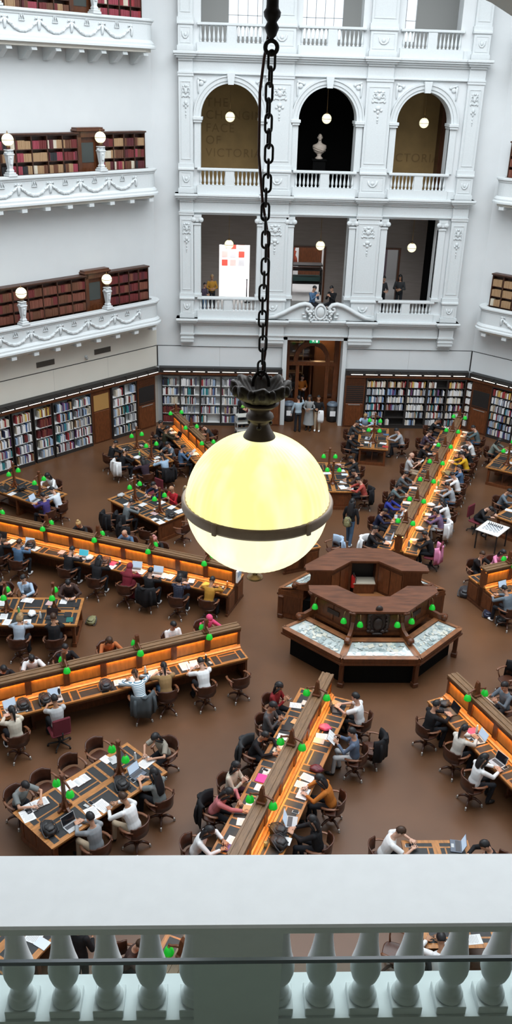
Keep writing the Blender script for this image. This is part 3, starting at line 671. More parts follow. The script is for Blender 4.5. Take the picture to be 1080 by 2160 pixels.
# ---------------------------------------------------------------- bookcases of the reading-room floor
def cabinet(fr, s0, s1, label, grille=True, panel='panel'):
    P, d, n, g, ang = FRM[fr]; L = s1-s0; t = thing('cabinet', label, 'cabinet', at(fr, (s0+s1)/2, .0, 0), ang); H = 2.42
    m = MB(); m.box((0, .18, H/2), (L, .36, H)); m.build('body', DWOOD, t)
    m = MB(); m.box((0, .37, .62), (L-.14, .03, 1.08), 0, 0, None, .01); m.build('lower_door', MWOOD, t); m = MB(); m.box((0, .39, 1.12), (L-.4, .02, .03)); m.build('door_rail', TIP, t)
    m = MB(); m.box((0, .365, 1.62), (L-.14, .02, .8)); m.build('dark_screen', BLACK, t)
    m = MB(); [m.box((0, .37, 1.28+.095*i), (L-.16, .03, .02)) for i in range(8 if grille else 1)]; [m.box((0, .37, 2.1+.05*i), (L-.14, .04, .018)) for i in range(6)]; m.build('louvres', DWOOD, t)
A = 'ground floor'
def fl(seed, lo=.55):
    r2 = random.Random(seed); return lambda r, c: (r2.uniform(lo, 1.) if r2.random() < .93 else r2.uniform(.3, .6))
mod = 'modern'
def rowpal(seed):
    r2 = random.Random(seed); return lambda r, c: ('warm' if r == 0 else 'white' if r2.random() < .2 else 'modern')
FX = [(2.4, 3.34), (3.36, 4.27), (4.31, 5.22), (5.26, 6.14), (6.17, 6.98)]
for i, (a, b) in enumerate(FX):
    q = '%s bookcase right of the entrance' % ORD[i]
    bookcase('F', a, b, .42, 0, 2.4, 1, 6, 'dark six-shelf bookcase, %s to the right of the entrance door' % ORD[i], rowpal(i), q, bh=.29, plinth=.14, dep=.34, fills=(fl(i, .93) if i != 1 else (lambda r, c: 0.0 if r == 4 else .25 if r == 5 else .95)), cornice=False, side=0)
    q = '%s bookcase left of the entrance' % ORD[i]
    def fz(r, c, i=i):
        return .9 if i != 4 else .7
    bookcase('F', -b, -a, .42, 0, 2.4, 1, 5, 'five-shelf bookcase, %s to the left of the entrance door' % ORD[i], (lambda r, c, i=i: 'reds' if (i == 4 and r > 2) else 'modern'), q, bh=.34, plinth=.14, dep=.34, fills=(fl(20+i, .75)), cornice=False, back=2, side=0)
cabinet('F', 1.42, 2.36, 'dark louvred cabinet just right of the entrance door'); cabinet('F', -2.36, -1.54, 'dark louvred cabinet just left of the entrance door')
UL = [(1.62, 2.96, 2, 'standing alone between the timber doors'), (4.12, 6.02, 2, 'nearest the timber door'), (6.12, 6.95, 1, 'with red bound volumes, narrow'), (7.1, 7.95, 1, 'second from the picture edge'), (8.08, 9.9, 2, 'at the picture edge')]
for i, (a, b, c, w) in enumerate(UL):
    bookcase('L', a, b, .42, 0, 2.42, c, 5, 'pale backed bookcase under the left balconies, '+w, (lambda r, c, i=i: 'reds' if (i == 2 and r in (1, 2)) else ('warm' if r == 0 and i > 1 else 'modern')), 'left wall bookcase '+('standing alone', 'nearest the timber door', 'with red volumes', 'second from the edge', 'at the picture edge')[i], bh=.35, plinth=.16, dep=.36, fills=fl(40+i, .75), cornice=False, back=2, side=0)
cabinet('L', .46, 1.5, 'dark cabinet with a black screen in the left corner', False)
cabinet('R', .46, 1.44, 'dark cabinet with a black screen in the right corner', False)
for i, (a, b) in enumerate(((1.5, 2.7), (2.74, 3.94), (4.0, 5.2))):
    bookcase('R', a, b, .42, 0, 2.42, 1, 6, 'dark bookcase under the right balconies, %s from the corner cabinet' % ORD[i], rowpal(60+i), 'right wall bookcase, %s from the corner' % ORD[i], bh=.3, plinth=.14, dep=.36, cornice=False, side=0)
bookcase('R', .12, .42, .32, 0, 2.4, 1, 6, 'narrow end bookcase in the right corner', 'white', 'narrow corner bookcase', bh=.29, plinth=.14, cornice=False, dep=.3)
old = at('L', 3.5, 0, 0)
t = thing('door_8', 'plain timber door between the left wall bookcases', 'door', old, RD(225)); t['kind'] = 'structure'
m = MB(); m.box((0, .15, 1.2), (1.02, .3, 2.4)); m.build('door_frame', DWOOD, t); m = MB(); m.box((0, .31, .75), (.8, .04, 1.4), 0, 0, None, .01); m.build('door_leaf', MWOOD, t); m = MB(); m.box((0, .31, 1.85), (.8, .03, .7)); m.build('ochre_pane', mat('ochre_board', (.36, .2, .06), .6), t)
# black fascia and strip lights above the shelves
for fr, s0, s1, nm in (('F', -7.1, -1.5, 'left of the door'), ('F', 1.42, 7.1, 'right of the door'), ('L', .2, 10.5, 'along the left wall'), ('R', .2, 7, 'along the right wall')):
    M = MFR(fr); m = MB(); m.bb((s0, 0, 2.43), (s1, .34, 2.73), 0, M); m.bb((s0, 0, 2.43), (s1, .43, 2.5), 1, M)
    trim(m, 'black fascia over the bookcases '+nm, [BLACK, DWOOD], 'fascia')
    P, d, n, g, ang = FRM[fr]
    t = thing('strip_light', 'long white strip light over the bookcases '+nm, 'lamp', at(fr, (s0+s1)/2, .5, 2.6), ang); L = s1-s0-.3
    m = MB(); m.box((0, 0, .04), (L, .07, .03)); k = int(L/1.2)
    for i in range(k): m.box((-L/2+.6+1.2*i, -.1, .1), (.03, .26, .03))
    m.build('rail', BLACK, t); k = int(L/.62)
    mm = MB(); mm.box((0, 0, 0), (.54, .026, .022)); me = mm.mesh('tube', TUBE)
    for i in range(k): inst(me, 'tube', t, (-L/2+L*(i+.5)/k, .0, .005))
# ---- choose the 300 books that show largest; the rest is one object
def inview(p):
    v = Vector(p)-CAMP; 
    return proj(p) is not None
def proj(p):
    d = V(p)-CAMP; y, t, r = RD(2.549), RD(25.935), RD(1.745)
    fw = V((sin(y)*cos(t), cos(y)*cos(t), -sin(t))); rt = V((cos(y), -sin(y), 0)); up = rt.cross(fw)
    rt2 = rt*cos(r)+up*sin(r); up2 = up*cos(r)-rt*sin(r); z = d.dot(fw)
    return (540+1865.98*d.dot(rt2)/z, 1080-1865.98*d.dot(up2)/z)
def framed(b):
    x, y = proj(b[1].translation); return 6 < x < 1074 and 3 < y < 1000 and not (395 < x < 690 and y > 900) and not (500 < x < 605 and y > 790)
BOOKS.sort(key=lambda b: -(b[0] if framed(b) else b[0]*1e-3))
def place_book(i, b):
    vis, Mx, (w, dp, h), c, place = b
    key = c
    if key not in place_book.c:
        m = MB(); m.box((0, 0, .5), (1, 1, 1)); place_book.c[key] = m.mesh('book', BM[c])
    o = inst(place_book.c[key], 'book'); o.matrix_world = Mx @ Matrix.Diagonal((w, dp, h, 1))
    tag(o, ('%s book on the %s' % (c, place)), 'book', 'books on the '+place)
place_book.c = {}
for i, b in enumerate(BOOKS[:300]): place_book(i, b)
m = MB()
for vis, Mx, (w, dp, h), c, place in BOOKS[300:]: m.box((0, 0, h/2), (w, dp, h), BKEY.index(c), 0, Mx)
o = m.build('books', [BM[k] for k in BKEY]); tag(o, 'all the smaller books filling the shelves around the room', 'books', None, 'stuff')
# ================================================================ lamps, desks, tables, chairs
C0 = V((0, Y0, 0))
TH = dict(A=203.3, B=157.5, C=112.5, D=67.5, E=22.5, F=292.5, G=247.5, H=337.5, T1=225.3, T2=180, T3=145.6, T4=122.6, T5=135, T6=90, T7=79.6, T8=56.5, T9=270, T10=45, T11=237, T12=281)
DN = dict(A='long desk at front left', B='long desk at back left', C='long desk by the hanging globe', D='long desk running to the back right', E='long desk cut by the right edge', F='long desk at lower right', G='long desk in the middle foreground',
          T1='lower left table', T2='left edge table', T3='upper left table', T4='far left table', T5='table left of the globe', T6='table right of the globe', T7='far right table', T8='table at the right edge', T9='table behind the stone rail', T10='table by the chess board', T11='lowest left table seen through the balusters', T12='lowest right table seen through the balusters')
def fpt(k, al, la, z=0):
    t = RD(TH[k]); return C0+V((cos(t)*al-sin(t)*la, sin(t)*al+cos(t)*la, z))
def shade_mesh():
    m = MB(); m.lathe([(.026, .1), (.045, .085), (.072, .04), (.088, -.02), (.092, -.05), (.086, -.05), (.07, .03), (.04, .075), (.0, .08)], 16)
    return m.mesh('lamp_shade', GREEN)
SH = shade_mesh()
m = MB(); m.lathe([(.012, .17), (.012, .11), (.028, .105), (.03, .09), (.01, .088), (.01, .02), (.022, .01), (.022, -.01), (0, -.02)], 8); HOLD = m.mesh('shade_holder', BRASS)
def ridge_lamp(label, loc, rz, group):
    t = thing('desk_lamp', label, 'lamp', loc, rz, group)
    if 'rl' not in GM:
        m = MB(); m.box((0, 0, .03), (.17, .2, .06), 0, 0, None, .015)
        m.prism([(-.1, 0), (.1, 0), (.06, .1), (.045, .26), (.03, .34), (0, .38), (-.03, .34), (-.045, .26), (-.06, .1)], -.045, .045, 0, Matrix(((0, 0, 1, 0), (1, 0, 0, 0), (0, 1, 0, .04), (0, 0, 0, 1)))); GM['rl'] = m.mesh('lamp_post', MWOOD)
        m = MB(); [m.tube([(0, s*.02, .2), (0, s*.1, .19), (0, s*.2, .15), (0, s*.255, .15)], [.03, .026, .022, .024], 8) for s in (-1, 1)]; GM['ra'] = m.mesh('lamp_arm', MWOOD)
    inst(GM['rl'], 'lamp_post', t); inst(GM['ra'], 'lamp_arm', t)
    for s in (-1, 1): inst(HOLD, 'shade_holder', inst(SH, 'lamp_shade', t, (0, s*.25, 0)))
    return t
def table_lamp(label, loc, rz, group):
    t = thing('table_lamp', label, 'lamp', loc, rz, group)
    if 'tl' not in GM:
        m = MB(); m.box((0, 0, .45), (.075, .075, .9), 0, 0, None, .01); m.box((0, 0, .92), (.1, .1, .05), 0, 0, None, .015); GM['tl'] = m.mesh('lamp_post', MWOOD)
        m = MB(); m.box((0, 0, .03), (.16, .16, .06), 0, 0, None, .015)
        for i in range(4): m.prism([(.03, .02), (.17, .0), (.17, .05), (.09, .1), (.045, .24), (.03, .24)], -.025, .025, 0, Matrix.Rotation(i*pi/2, 4, 'Z') @ Matrix(((1, 0, 0, 0), (0, 0, -1, 0), (0, 1, 0, 0), (0, 0, 0, 1))))
        GM['tf'] = m.mesh('lamp_foot', MWOOD)
        m = MB(); m.tube([(0, -.24, .72), (0, -.12, .78), (0, 0, .8), (0, .12, .78), (0, .24, .72)], [.02, .026, .03, .026, .02], 8); GM['ta'] = m.mesh('lamp_arm', MWOOD)
    for k, n in (('tl', 'lamp_post'), ('tf', 'lamp_foot'), ('ta', 'lamp_arm')): inst(GM[k], n, t)
    for s in (-1, 1): inst(HOLD, 'shade_holder', inst(SH, 'lamp_shade', t, (0, s*.23, .57)))
    return t
WARM = mat('warm_strip', (1, .6, .25), .5, emit=(1, .52, .11), es=120.)
BP = .94; RR0 = 4.07
def leather_top(m, x0, x1, y0, y1, z, mods, th=.04, fr=.05, inner=True, cross=.045):
    # slab with a leather field and oak strips: mat 0 wood, 1 leather
    m.bb((x0, y0, z-th), (x1, y1, z-.004)); m.bb((x0+fr, y0+fr, z-.004), (x1-fr, y1-fr, z), 1)
    for a, b in ((x0, x0+fr), (x1-fr, x1)): m.bb((a, y0, z-.004), (b, y1, z+.0035))
    for a, b in ((y0, y0+fr), (y1-fr, y1)): m.bb((x0, a, z-.004), (x1, b, z+.003))
    for q in range(1, len(mods)): m.bb((mods[q]-cross/2, y0+.004, z-.004), (mods[q]+cross/2, y1-.004, z+.0025))
    if inner:
        for q in range(len(mods)-1):
            a, b = mods[q], mods[q+1]; w = b-a; ia, ib = a+w*.22, b-w*.22; ya, yc = y0+(y1-y0)*.24, y1-.01
            for p in ((ia-.015, y0+.004, ia+.02, y1-.004), (ib-.02, y0+.004, ib+.015, y1-.004)): m.bb((p[0], p[1], z-.004), (p[2], p[3], z+.002))
            for yy in ((ya, ya+.03), (y1-fr-.04, y1-fr)): m.bb((ia, yy[0], z-.004), (ib, yy[1], z+.0015))
def radial_desk(k, nb, label):
    L = BP*nb; t = thing('reading_desk', label, 'desk', fpt(k, RR0, 0), RD(TH[k])); mods = [BP*i for i in range(nb+1)]
    for s in (-1, 1):
        m = MB(); leather_top(m, 0, L, .2, .68, .775, mods); 
        if s < 0: m.v = [(x, -y, z) for x, y, z in m.v]
        m.build('worktop', [WOOD, LEATH], t)
        m = MB(); m.bb((.02, s*.6, .64), (L-.02, s*.64, .735)); m.build('apron', DWOOD, t)  # dark wood puts the shade under the worktop into the colour
        for i in range(nb):
            mm = MB(); mm.bb((mods[i]+.1, s*.092, .95), (mods[i+1]-.1, s*.104, 1.27)); mm.bb((mods[i]+.06, s*.09, .92), (mods[i+1]-.06, s*.098, 1.3)); mm.build('screen_panel', PANEL, t)
        for i in range(nb+1): m = MB(); m.bb((max(0, mods[i]-.075), s*.09, .86), (min(L, mods[i]+.075), s*.125, 1.3)); m.build('screen_pilaster', MWOOD, t)
        m = MB(); P = [(.08, .775), (.2, .775), (.2, .81), (.16, .83), (.13, .87), (.08, .88)]
        m.prism([(s*a, b) for a, b in P], 0, L, 0, Matrix(((0, 0, 1, 0), (1, 0, 0, 0), (0, 1, 0, 0), (0, 0, 0, 1)))); m.build('ledge', PANEL, t)
        m = MB(); m.bb((.03, s*.108, 1.318), (L-.03, s*.135, 1.338)); m.build('light_strip', WARM, t)
    m = MB(); m.bb((.0, -.09, 0), (L, .09, 1.34)); m.build('screen_core', MWOOD, t)
    m = MB(); m.bb((-.02, -.15, 1.365), (L+.02, .15, 1.40)); m.bb((-.02, -.15, 1.395), (L+.02, -.10, 1.415)); m.bb((-.02, .10, 1.395), (L+.02, .15, 1.415)); m.bb((-.02, -.05, 1.395), (L+.02, .05, 1.42)); m.build('screen_cap', CAP, t)
    m = MB(); m.bb((-.01, -.15, 1.34), (L+.01, .15, 1.366)); [m.bb((-.01, s*.138, 1.285), (L+.01, s*.15, 1.35)) for s in (-1, 1)]; m.build('cap_fascia', DWOOD, t)
    for i in [0]+list(range(3, nb, 3))+[nb]:
        m = MB(); x = min(max(mods[i], .03), L-.03); w_ = .62 if i in (0, nb) else .34; m.bb((x-.03, -w_, 0), (x+.03, w_, .735)); m.bb((x-.04, -w_-.04, 0), (x+.04, w_+.04, .08))
        if i in (0, nb): 
            for s in (-1, 1): m.bb((x-.045, s*.14, .16), (x+.045, s*.56, .64), 1)
        m.build('end_panel', [DWOOD, MWOOD], t)  # base panels coloured dark to paint in the shade below the desk
    return t
DESKS = dict(A=('front left long reading desk with an orange lit screen', 8), B=('back left long reading desk with an orange lit screen', 11), C=('long reading desk partly behind the hanging globe', 13), D=('longest lit reading desk running to the back right shelves', 13),
             E=('long reading desk cut off by the right edge of the picture', 6), F=('long reading desk at the lower right with a lit screen', 6), G=('long reading desk in the middle foreground, screen pointing at us', 13))
for k, (lb, nb) in DESKS.items():
    radial_desk(k, nb, lb); j = 0
    for i in range(1, nb+1, 2):
        ridge_lamp('%s double green lamp from the counter on the %s' % (ORD[j], DN[k]), fpt(k, RR0+BP*i, 0, 1.4215), RD(TH[k]), 'green lamps on the '+DN[k]); j += 1
TABS = dict(T1=(8.4, 11.42, .1, 1.38), T2=(8.2, 11., 0, 1.46), T3=(12.6, 15.3, -.33, 1.32), T4=(12.75, 15.35, -.23, 1.3), T5=(8.4, 11.2, -.1, 1.36), T6=(8.4, 11.2, 0, 1.5), T7=(12.95, 15.5, .25, 1.3), T8=(12.7, 15.3, .05, 1.34), T9=(8.5, 10.95, .15, 1.36), T10=(8.5, 11.2, 0, 1.36), T11=(11.9, 14.5, -.78, 1.36))
def table(k):
    a, b, lc, W = TABS[k]; L = b-a; t = thing('reading_table', 'oak and charcoal leather reading table, the '+DN[k], 'table', fpt(k, (a+b)/2, lc), RD(TH[k]))
    m = MB(); mods = [-L/2, -L/6, L/6, L/2]
    for s in (-1, 1):
        mm = MB(); leather_top(mm, -L/2, L/2, 0, W/2, .775, mods, fr=.075, cross=.06)
        mm.v = [(x, -s*(W/2-y)if 0 else s*y, z) for x, y, z in mm.v]; o = len(m.v); m.v += mm.v; m.f += [[i+o for i in f] for f in mm.f]; m.m += mm.m; m.s += mm.s
    m.build('table_top', [WOOD, LEATH], t)
    m = MB(); m.bb((-L/2+.08, -W/2+.08, .62), (L/2-.08, W/2-.08, .735)); m.build('apron', DWOOD, t)  # apron and footboard darkened in colour for the shade under the table
    m = MB(); m.bb((-L/2+.1, -.25, .08), (L/2-.1, .25, .12)); m.bb((-L/2+.3, -.02, .12), (L/2-.3, .02, .62)); m.build('footboard', DWOOD, t)
    for sx in (-1, 0, 1):
        m = MB(); x = sx*(L/2-.12)
        for s in (-1, 1): m.box((x, s*(W/2-.13), .34), (.09, .09, .62), 0, 0, None, .01)
        m.box((x, 0, .06), (.12, W-.14, .12)); 
        if sx and k in ('T1', 'T5', 'T6'): m.bb((x-.03, -W/2+.15, .12), (x+.03, W/2-.15, .64)); [m.bb((x-.04, s*.08, .2), (x+.04, s*(W/2-.2), .56)) for s in (-1, 1)]
        m.build('leg_frame', MWOOD, t)
    for j, q in enumerate((-.24, .24) if k != 'T9' else (.05, .36)):
        table_lamp('%s double green lamp on the %s' % (['inner', 'outer'][j], DN[k]), fpt(k, (a+b)/2+q*L, lc, .779), RD(TH[k]), 'green lamps on the '+DN[k])
for k in TABS: table(k)

# ---------------------------------------------------------------- chairs: local +x is where the sitter faces
def chair_meshes():
    d = {}
    m = MB(); pts = []
    for i in range(20):
        a = 2*pi*i/20; ca, sa = cos(a), sin(a); q = lambda v, e: (abs(v)**e)*(1 if v > 0 else -1)
        pts.append((.02+.215*q(ca, .6), .225*q(sa, .6)))
    m.loft([[(x*.94, y*.94, .415) for x, y in pts], [(x, y, .43) for x, y in pts], [(x, y, .45) for x, y in pts], [(x*.93, y*.93, .46) for x, y in pts]], sm=False); d['seat'] = m.mesh('seat', CHAIRW)
    # curved back panel
    m = MB(); vs = []; n = 12
    for i in range(n+1):
        a = RD(-62+124*i/n)
        for r in (.268, .292):
            for z, k in ((.50, 0), (.64, .005), (.78, .02), (.84 if 2 < i < n-2 else .80, .03)): vs.append((-(r+k)*cos(a)+.03, (r+k)*sin(a), z))
    fs = []
    for i in range(n):
        A0, B0 = i*8, (i+1)*8
        for j in range(3): fs += [(A0+j, A0+j+1, B0+j+1, B0+j), (A0+4+j, B0+4+j, B0+5+j, A0+5+j)]
        fs += [(A0+3, A0+7, B0+7, B0+3), (A0, B0, B0+4, A0+4)]
    fs += [(0, 4, 5, 1), (1, 5, 6, 2), (2, 6, 7, 3)]+[tuple(n*8+i for i in f) for f in ((0, 1, 5, 4), (1, 2, 6, 5), (2, 3, 7, 6))]
    m.add(vs, fs, 0, None, True); d['backrest'] = m.mesh('backrest', CHAIRW)
    for s in (-1, 1):
        m = MB(); m.tube([(-.16, s*.245, .70), (-.05, s*.29, .69), (.08, s*.295, .675), (.19, s*.27, .665), (.215, s*.24, .655)], [.022, .03, .034, .034, .026], 8, ry=.6); m.tube([(.15, s*.285, .655), (.15, s*.25, .55), (.13, s*.205, .45)], [.018, .016, .02], 7); d['arm%d' % s] = m.mesh('armrest', CHAIRL)
    m = MB(); m.lathe([(.09, .415), (.09, .4), (.035, .38), (.03, .2), (.045, .14), (.05, .1), (0, .1)], 12); d['column'] = m.mesh('column', DWOOD)
    m = MB(); m.tube([(.03, 0, .15), (.12, 0, .17), (.22, 0, .12), (.285, 0, .045)], [.03, .03, .026, .02], 8); m.tube([(.262, 0, .08), (.295, 0, .03)], .0225, 8, 1); m.tube([(.29, 0, .03), (.29, 0, .0)], .022, 8, 1); d['leg'] = m.mesh('leg', [CHAIRW, TIP])
    return d
CM = chair_meshes()
MAROON = mat('maroon_fabric', (.12, .012, .022), .85)
def chair(label, loc, rz, group, red=False, sc=1):
    t = thing('office_chair' if red else 'swivel_chair', label, 'chair', loc, rz, group)
    if red:
        if 'oc' not in GM:
            m = MB(); m.box((0.02, 0, .44), (.46, .46, .07), 0, 0, None, .03); GM['oc'] = m.mesh('seat', MAROON)
            m = MB(); m.box((-.27, 0, .76), (.06, .44, .46), 0, 0, None, .03); GM['ob'] = m.mesh('backrest', MAROON)
            m = MB(); m.tube([(-.15, 0, .4), (-.29, 0, .42), (-.31, 0, .6)], .02, 6); m.lathe([(.05, .41), (.03, .38), (.03, .12), (.05, .1), (0, .1)], 10); GM['om'] = m.mesh('column', BLACK)
            m = MB(); m.tube([(.02, 0, .11), (.2, 0, .09), (.29, 0, .07)], [.025, .02, .016], 7); m.ball((.29, 0, .03), (.03, .02, .03), 8, 6); GM['ol'] = m.mesh('leg', BLACK)
        inst(GM['oc'], 'seat', t); inst(GM['ob'], 'backrest', t); inst(GM['om'], 'column', t)
        for i in range(5): inst(GM['ol'], 'leg', t, None, 2*pi*i/5)
    else:
        inst(CM['seat'], 'seat', t); inst(CM['backrest'], 'backrest', t); inst(CM['arm1'], 'armrest', t); inst(CM['arm-1'], 'armrest', t); inst(CM['column'], 'column', t)
        for i in range(4): inst(CM['leg'], 'leg', t, None, pi/4+pi/2*i)
    return t
EMPTY = [(-3.72, -3.32, 118, 'empty swivel chair at the near end of the front left desk'), (-6.98, -6.05, -38, 'empty swivel chair nearest the counter on the far side of the lower left table'), (-7.5, -6.6, -42, 'empty swivel chair in the middle of the far side of the lower left table'), (-8.02, -7.1, -44, 'empty swivel chair beside the tattooed man at the lower left table'),
         (-6.75, 4.85, 60, 'empty swivel chair on the near side of the table left of the globe'), (-5.55, 5.3, 150, 'empty swivel chair at the near end of the table left of the globe'), (-1.02, -11.2, 160, 'round backed chair seen between the right balusters'), (-.45, 4.05, 200, 'swivel chair with a blue jacket behind the counter, right of the globe'), (3.4, -3.1, 200, 'dark draped chair at the right edge beyond the lower right desk'), (-.62, -5.76, 155, 'swivel chair with a dark coat beside the man in the white tee')]
for x, y, a, lb in EMPTY: chair(lb, (x, y, 0), RD(a), 'empty swivel chairs')
chair('empty maroon office chair at the far end of the table left of the globe', (-6.75, 8.35, 0), RD(230), None, True)

# ---------------------------------------------------------------- the octagonal counter
cd = thing('octagonal_counter', 'dark wooden octagonal librarian counter with glazed display cases', 'counter', C0)
def ringq(a0, a1, k, z0, z1, m, mi=0, zt=None):
    t = RD(-90+45*k); u = V((cos(t), sin(t), 0)); v = V((-sin(t), cos(t), 0)); q = TN
    P = lambda a, s, z: tuple(u*a+v*(s*a*q)+V((0, 0, z)))
    zo = z1 if zt is None else zt
    vs = [P(a0, -1, z0), P(a0, 1, z0), P(a1, 1, z0), P(a1, -1, z0), P(a0, -1, z1), P(a0, 1, z1), P(a1, 1, zo), P(a1, -1, zo)]
    m.add(vs, [(0, 3, 2, 1), (4, 5, 6, 7), (0, 1, 5, 4), (1, 2, 6, 5), (2, 3, 7, 6), (3, 0, 4, 7)], mi)
def fb(k, a, s0, s1, z0, z1, th, m, mi=0):
    t = RD(-90+45*k); M = Matrix(((-sin(t), cos(t), 0, 0), (cos(t), sin(t), 0, 0), (0, 0, 1, 0), (0, 0, 0, 1)))
    m.bb((s0, a, z0), (s1, a+th, z1), mi, M)
m = MB(); m.prism(oct_pts(1.75), 0, .22); cd_ = m.build('dais', MWOOD, cd)
m = MB(); m.prism(oct_pts(1.055), .22, .86); m.build('dais_floor', mat('dais_floor_board', (.30, .125, .045), .45), cd)
# lower display cases
PGREY = [mat('document_a', (.48, .53, .52), .7), mat('document_b', (.62, .64, .62), .7), mat('document_c', (.3, .36, .36), .7), mat('document_d', (.72, .68, .58), .7)]
mat('case_oak', (.20, .075, .025), .38, noise=.3, nscale=5)
for k in (0, 1, 3, 4, 5, 7):
    ft = inst(None, 'display_case', cd); m = MB(); ringq(1.78, 2.5, k, .80, 1.10, m, 0, .93); ringq(1.76, 2.54, k, .76, .82, m, 1)
    fb(k, 2.5, -1.0, 1.0, .84, .92, .02, m, 1); m.build('case_body', [MWOOD, DWOOD], ft)
    if k in (0, 1, 7, 3, 5):
        t = RD(-90+45*k); sl = (1.10-.93)/(.72); u = V((cos(t), sin(t), 0)); v = V((-sin(t), cos(t), 0))
        def P(a, s, dz=.012): return tuple(u*a+v*s+V((0, 0, 1.10-(a-1.78)*sl+dz)))
        h0, h1 = 1.93*TN-.10, 2.42*TN-.10; m = MB()
        m.add([P(1.93, -h0), P(1.93, h0), P(2.42, h1), P(2.42, -h1)], [(0, 1, 2, 3)]); m.build('case_lining', PGREY[0], ft)
        m = MB(); r2 = random.Random(k)
        for i in range(95):
            a = r2.uniform(1.99, 2.36); s = r2.uniform(-1, 1)*(a*TN-.22); w, l, an = r2.uniform(.06, .17), r2.uniform(.05, .13), r2.uniform(-.6, .6); dz = .014+.0003*i
            c4 = [(a+l/2*p*cos(an)-w/2*q*sin(an), s+l/2*p*sin(an)+w/2*q*cos(an)) for p, q in ((-1, -1), (1, -1), (1, 1), (-1, 1))]
            m.add([P(x, y, dz) for x, y in c4], [(0, 1, 2, 3)], i % 4)
        m.build('documents', PGREY, ft)
        m = MB(); m.add([P(1.93, -h0, .045), P(1.93, h0, .045), P(2.42, h1, .045), P(2.42, -h1, .045)], [(0, 1, 2, 3)]); m.build('case_glass', glassmat('case_glass', (.95, .97, .97), .1) if 'case_glass' not in MATS else MATS['case_glass'], ft)
        m = MB()
        for (a0, b0, a1, b1) in ((1.93, -1, 1.93, 1), (2.42, -1, 2.42, 1)):
            hh = (h0 if a0 < 2 else h1)+.08; w = .1 if a0 > 2 else .12
            o = a0-(.14 if a0 < 2 else -.0); m.add([P(o, -hh-(.06 if a0 > 2 else 0), .05), P(o, hh+(.06 if a0 > 2 else 0), .05), P(o+w+.02, hh, .05), P(o+w+.02, -hh, .05), P(o, -hh, 0), P(o, hh, 0), P(o+w, hh, 0), P(o+w, -hh, 0)], [(0, 1, 2, 3), (0, 4, 5, 1), (2, 6, 7, 3)])
        for s in (-1, 1): m.add([P(1.8, s*(1.8*TN), .05), P(1.93, s*h0, .05), P(2.42, s*h1, .05), P(2.54, s*2.54*TN, .05), P(1.8, s*1.8*TN, -.01), P(1.93, s*h0, 0), P(2.42, s*h1, 0), P(2.54, s*2.54*TN, -.01)], [(0, 1, 2, 3), (1, 5, 6, 2)])
        m.build('case_frame', mat('case_oak', (.20, .075, .025), .38, noise=.3, nscale=5), ft)
    else:
        m = MB(); ringq(1.78, 2.52, k, 1.10, 1.12, m, 0, .95); m.build('case_top', MATS['case_oak'], ft)
    a = RD(-90+45*k+22.5); r = 2.6
    m = MB(); m.box((r, 0, .4), (.12, .12, .78), 0, 0, None, .01); m.box((r, 0, .07), (.17, .17, .14), 0, 0, None, .02); m.box((r, 0, .74), (.18, .18, .07), 0, 0, None, .02); m.build('leg', DWOOD, cd, None, a)
for ks in ((0, 1, 7), (3, 4, 5)): m = MB(); [ringq(1.6, 2.25, k, .0, .76, m) for k in ks]; m.build('kneehole_shade_block', VOID, cd)  # near-black block stands in for the deep shade under the cases
for k, s in ((3, -1), (5, 1)):
    t = RD(-90+45*k); u = V((cos(t), sin(t), 0)); v = V((-sin(t), cos(t), 0)); m = MB(); e = [u*a_+v*(s*a_*TN) for a_ in (1.78, 2.5)]; d = (e[1]-e[0]).normalized(); n = V((-d.y, d.x, 0)); M = Matrix(((d.x, n.x, 0, e[0].x), (d.y, n.y, 0, e[0].y), (0, 0, 1, 0), (0, 0, 0, 1))); L = (e[1]-e[0]).length
    m.bb((0, -.02, .02), (L, .02, .95), 0, M); m.bb((.08, -.035, .2), (L-.08, .035, .8), 1, M); m.build('end_panel', [MWOOD, DWOOD], cd)
# upper body in two halves
for s, nm in ((-1, 'front'), (1, 'rear')):
    g = .42; O = lambda a: a*TN
    def half(ao, ai):
        p = [(-ao, g), (-ao, max(g+.01, O(ao))), (-O(ao), ao), (O(ao), ao), (ao, max(g+.01, O(ao))), (ao, g), (ai, g), (ai, max(g+.005, O(ai))), (O(ai), ai), (-O(ai), ai), (-ai, max(g+.005, O(ai))), (-ai, g)]
        return [(x, s*y) for x, y in p]
    hp = half(1.58, 1.06)
    if s > 0:
        q = [i for i, p in enumerate(hp) if abs(p[0]-O(1.06)) < 1e-4 and abs(p[1]-1.06) < 1e-4][0]; hp[q+1:q+1] = [(.36, 1.06), (.36, 1.5), (-.36, 1.5), (-.36, 1.06)]
    m = MB(); m.prism(hp, .22, 1.86)
    for k in ((0, 1, 7) if s < 0 else (3, 4, 5)):
        for q in ((-.55, -.02), (.02, .55)): fb(k, 1.58, q[0], q[1], 1.26, 1.74, .02, m, 1)
        fb(k, 1.58, -.64, .64, 1.13, 1.2, .08, m, 1); fb(k, 1.58, -.66, .66, 1.78, 1.86, .06, m, 1)
        for q in ((-.21, .21) if k != 4 else ()): fb(k, 1.04, q-.19, q+.19, .95, 1.75, .02, m, 1)
    m.build('counter_body', [DWOOD, MWOOD], cd)
    m = MB(); m.prism(half(1.75, 1.0), 1.86, 1.90, 1); m.prism(half(1.78, .98), 1.90, 1.95, 0); m.build('counter_top', [CTOP, DWOOD], cd)
    m = MB()
    for k in ((-1.5, -.5, .5, 1.5) if s < 0 else (2.5, 3.5, 4.5, 5.5)):
        a = RD(-90+45*k); u = V((cos(a), sin(a), 0)); m.box(u*1.86+V((0, 0, 1.88)), (.16, .2, .1), 0, a, None, .03)
    m.build('corner_block', DWOOD, cd)
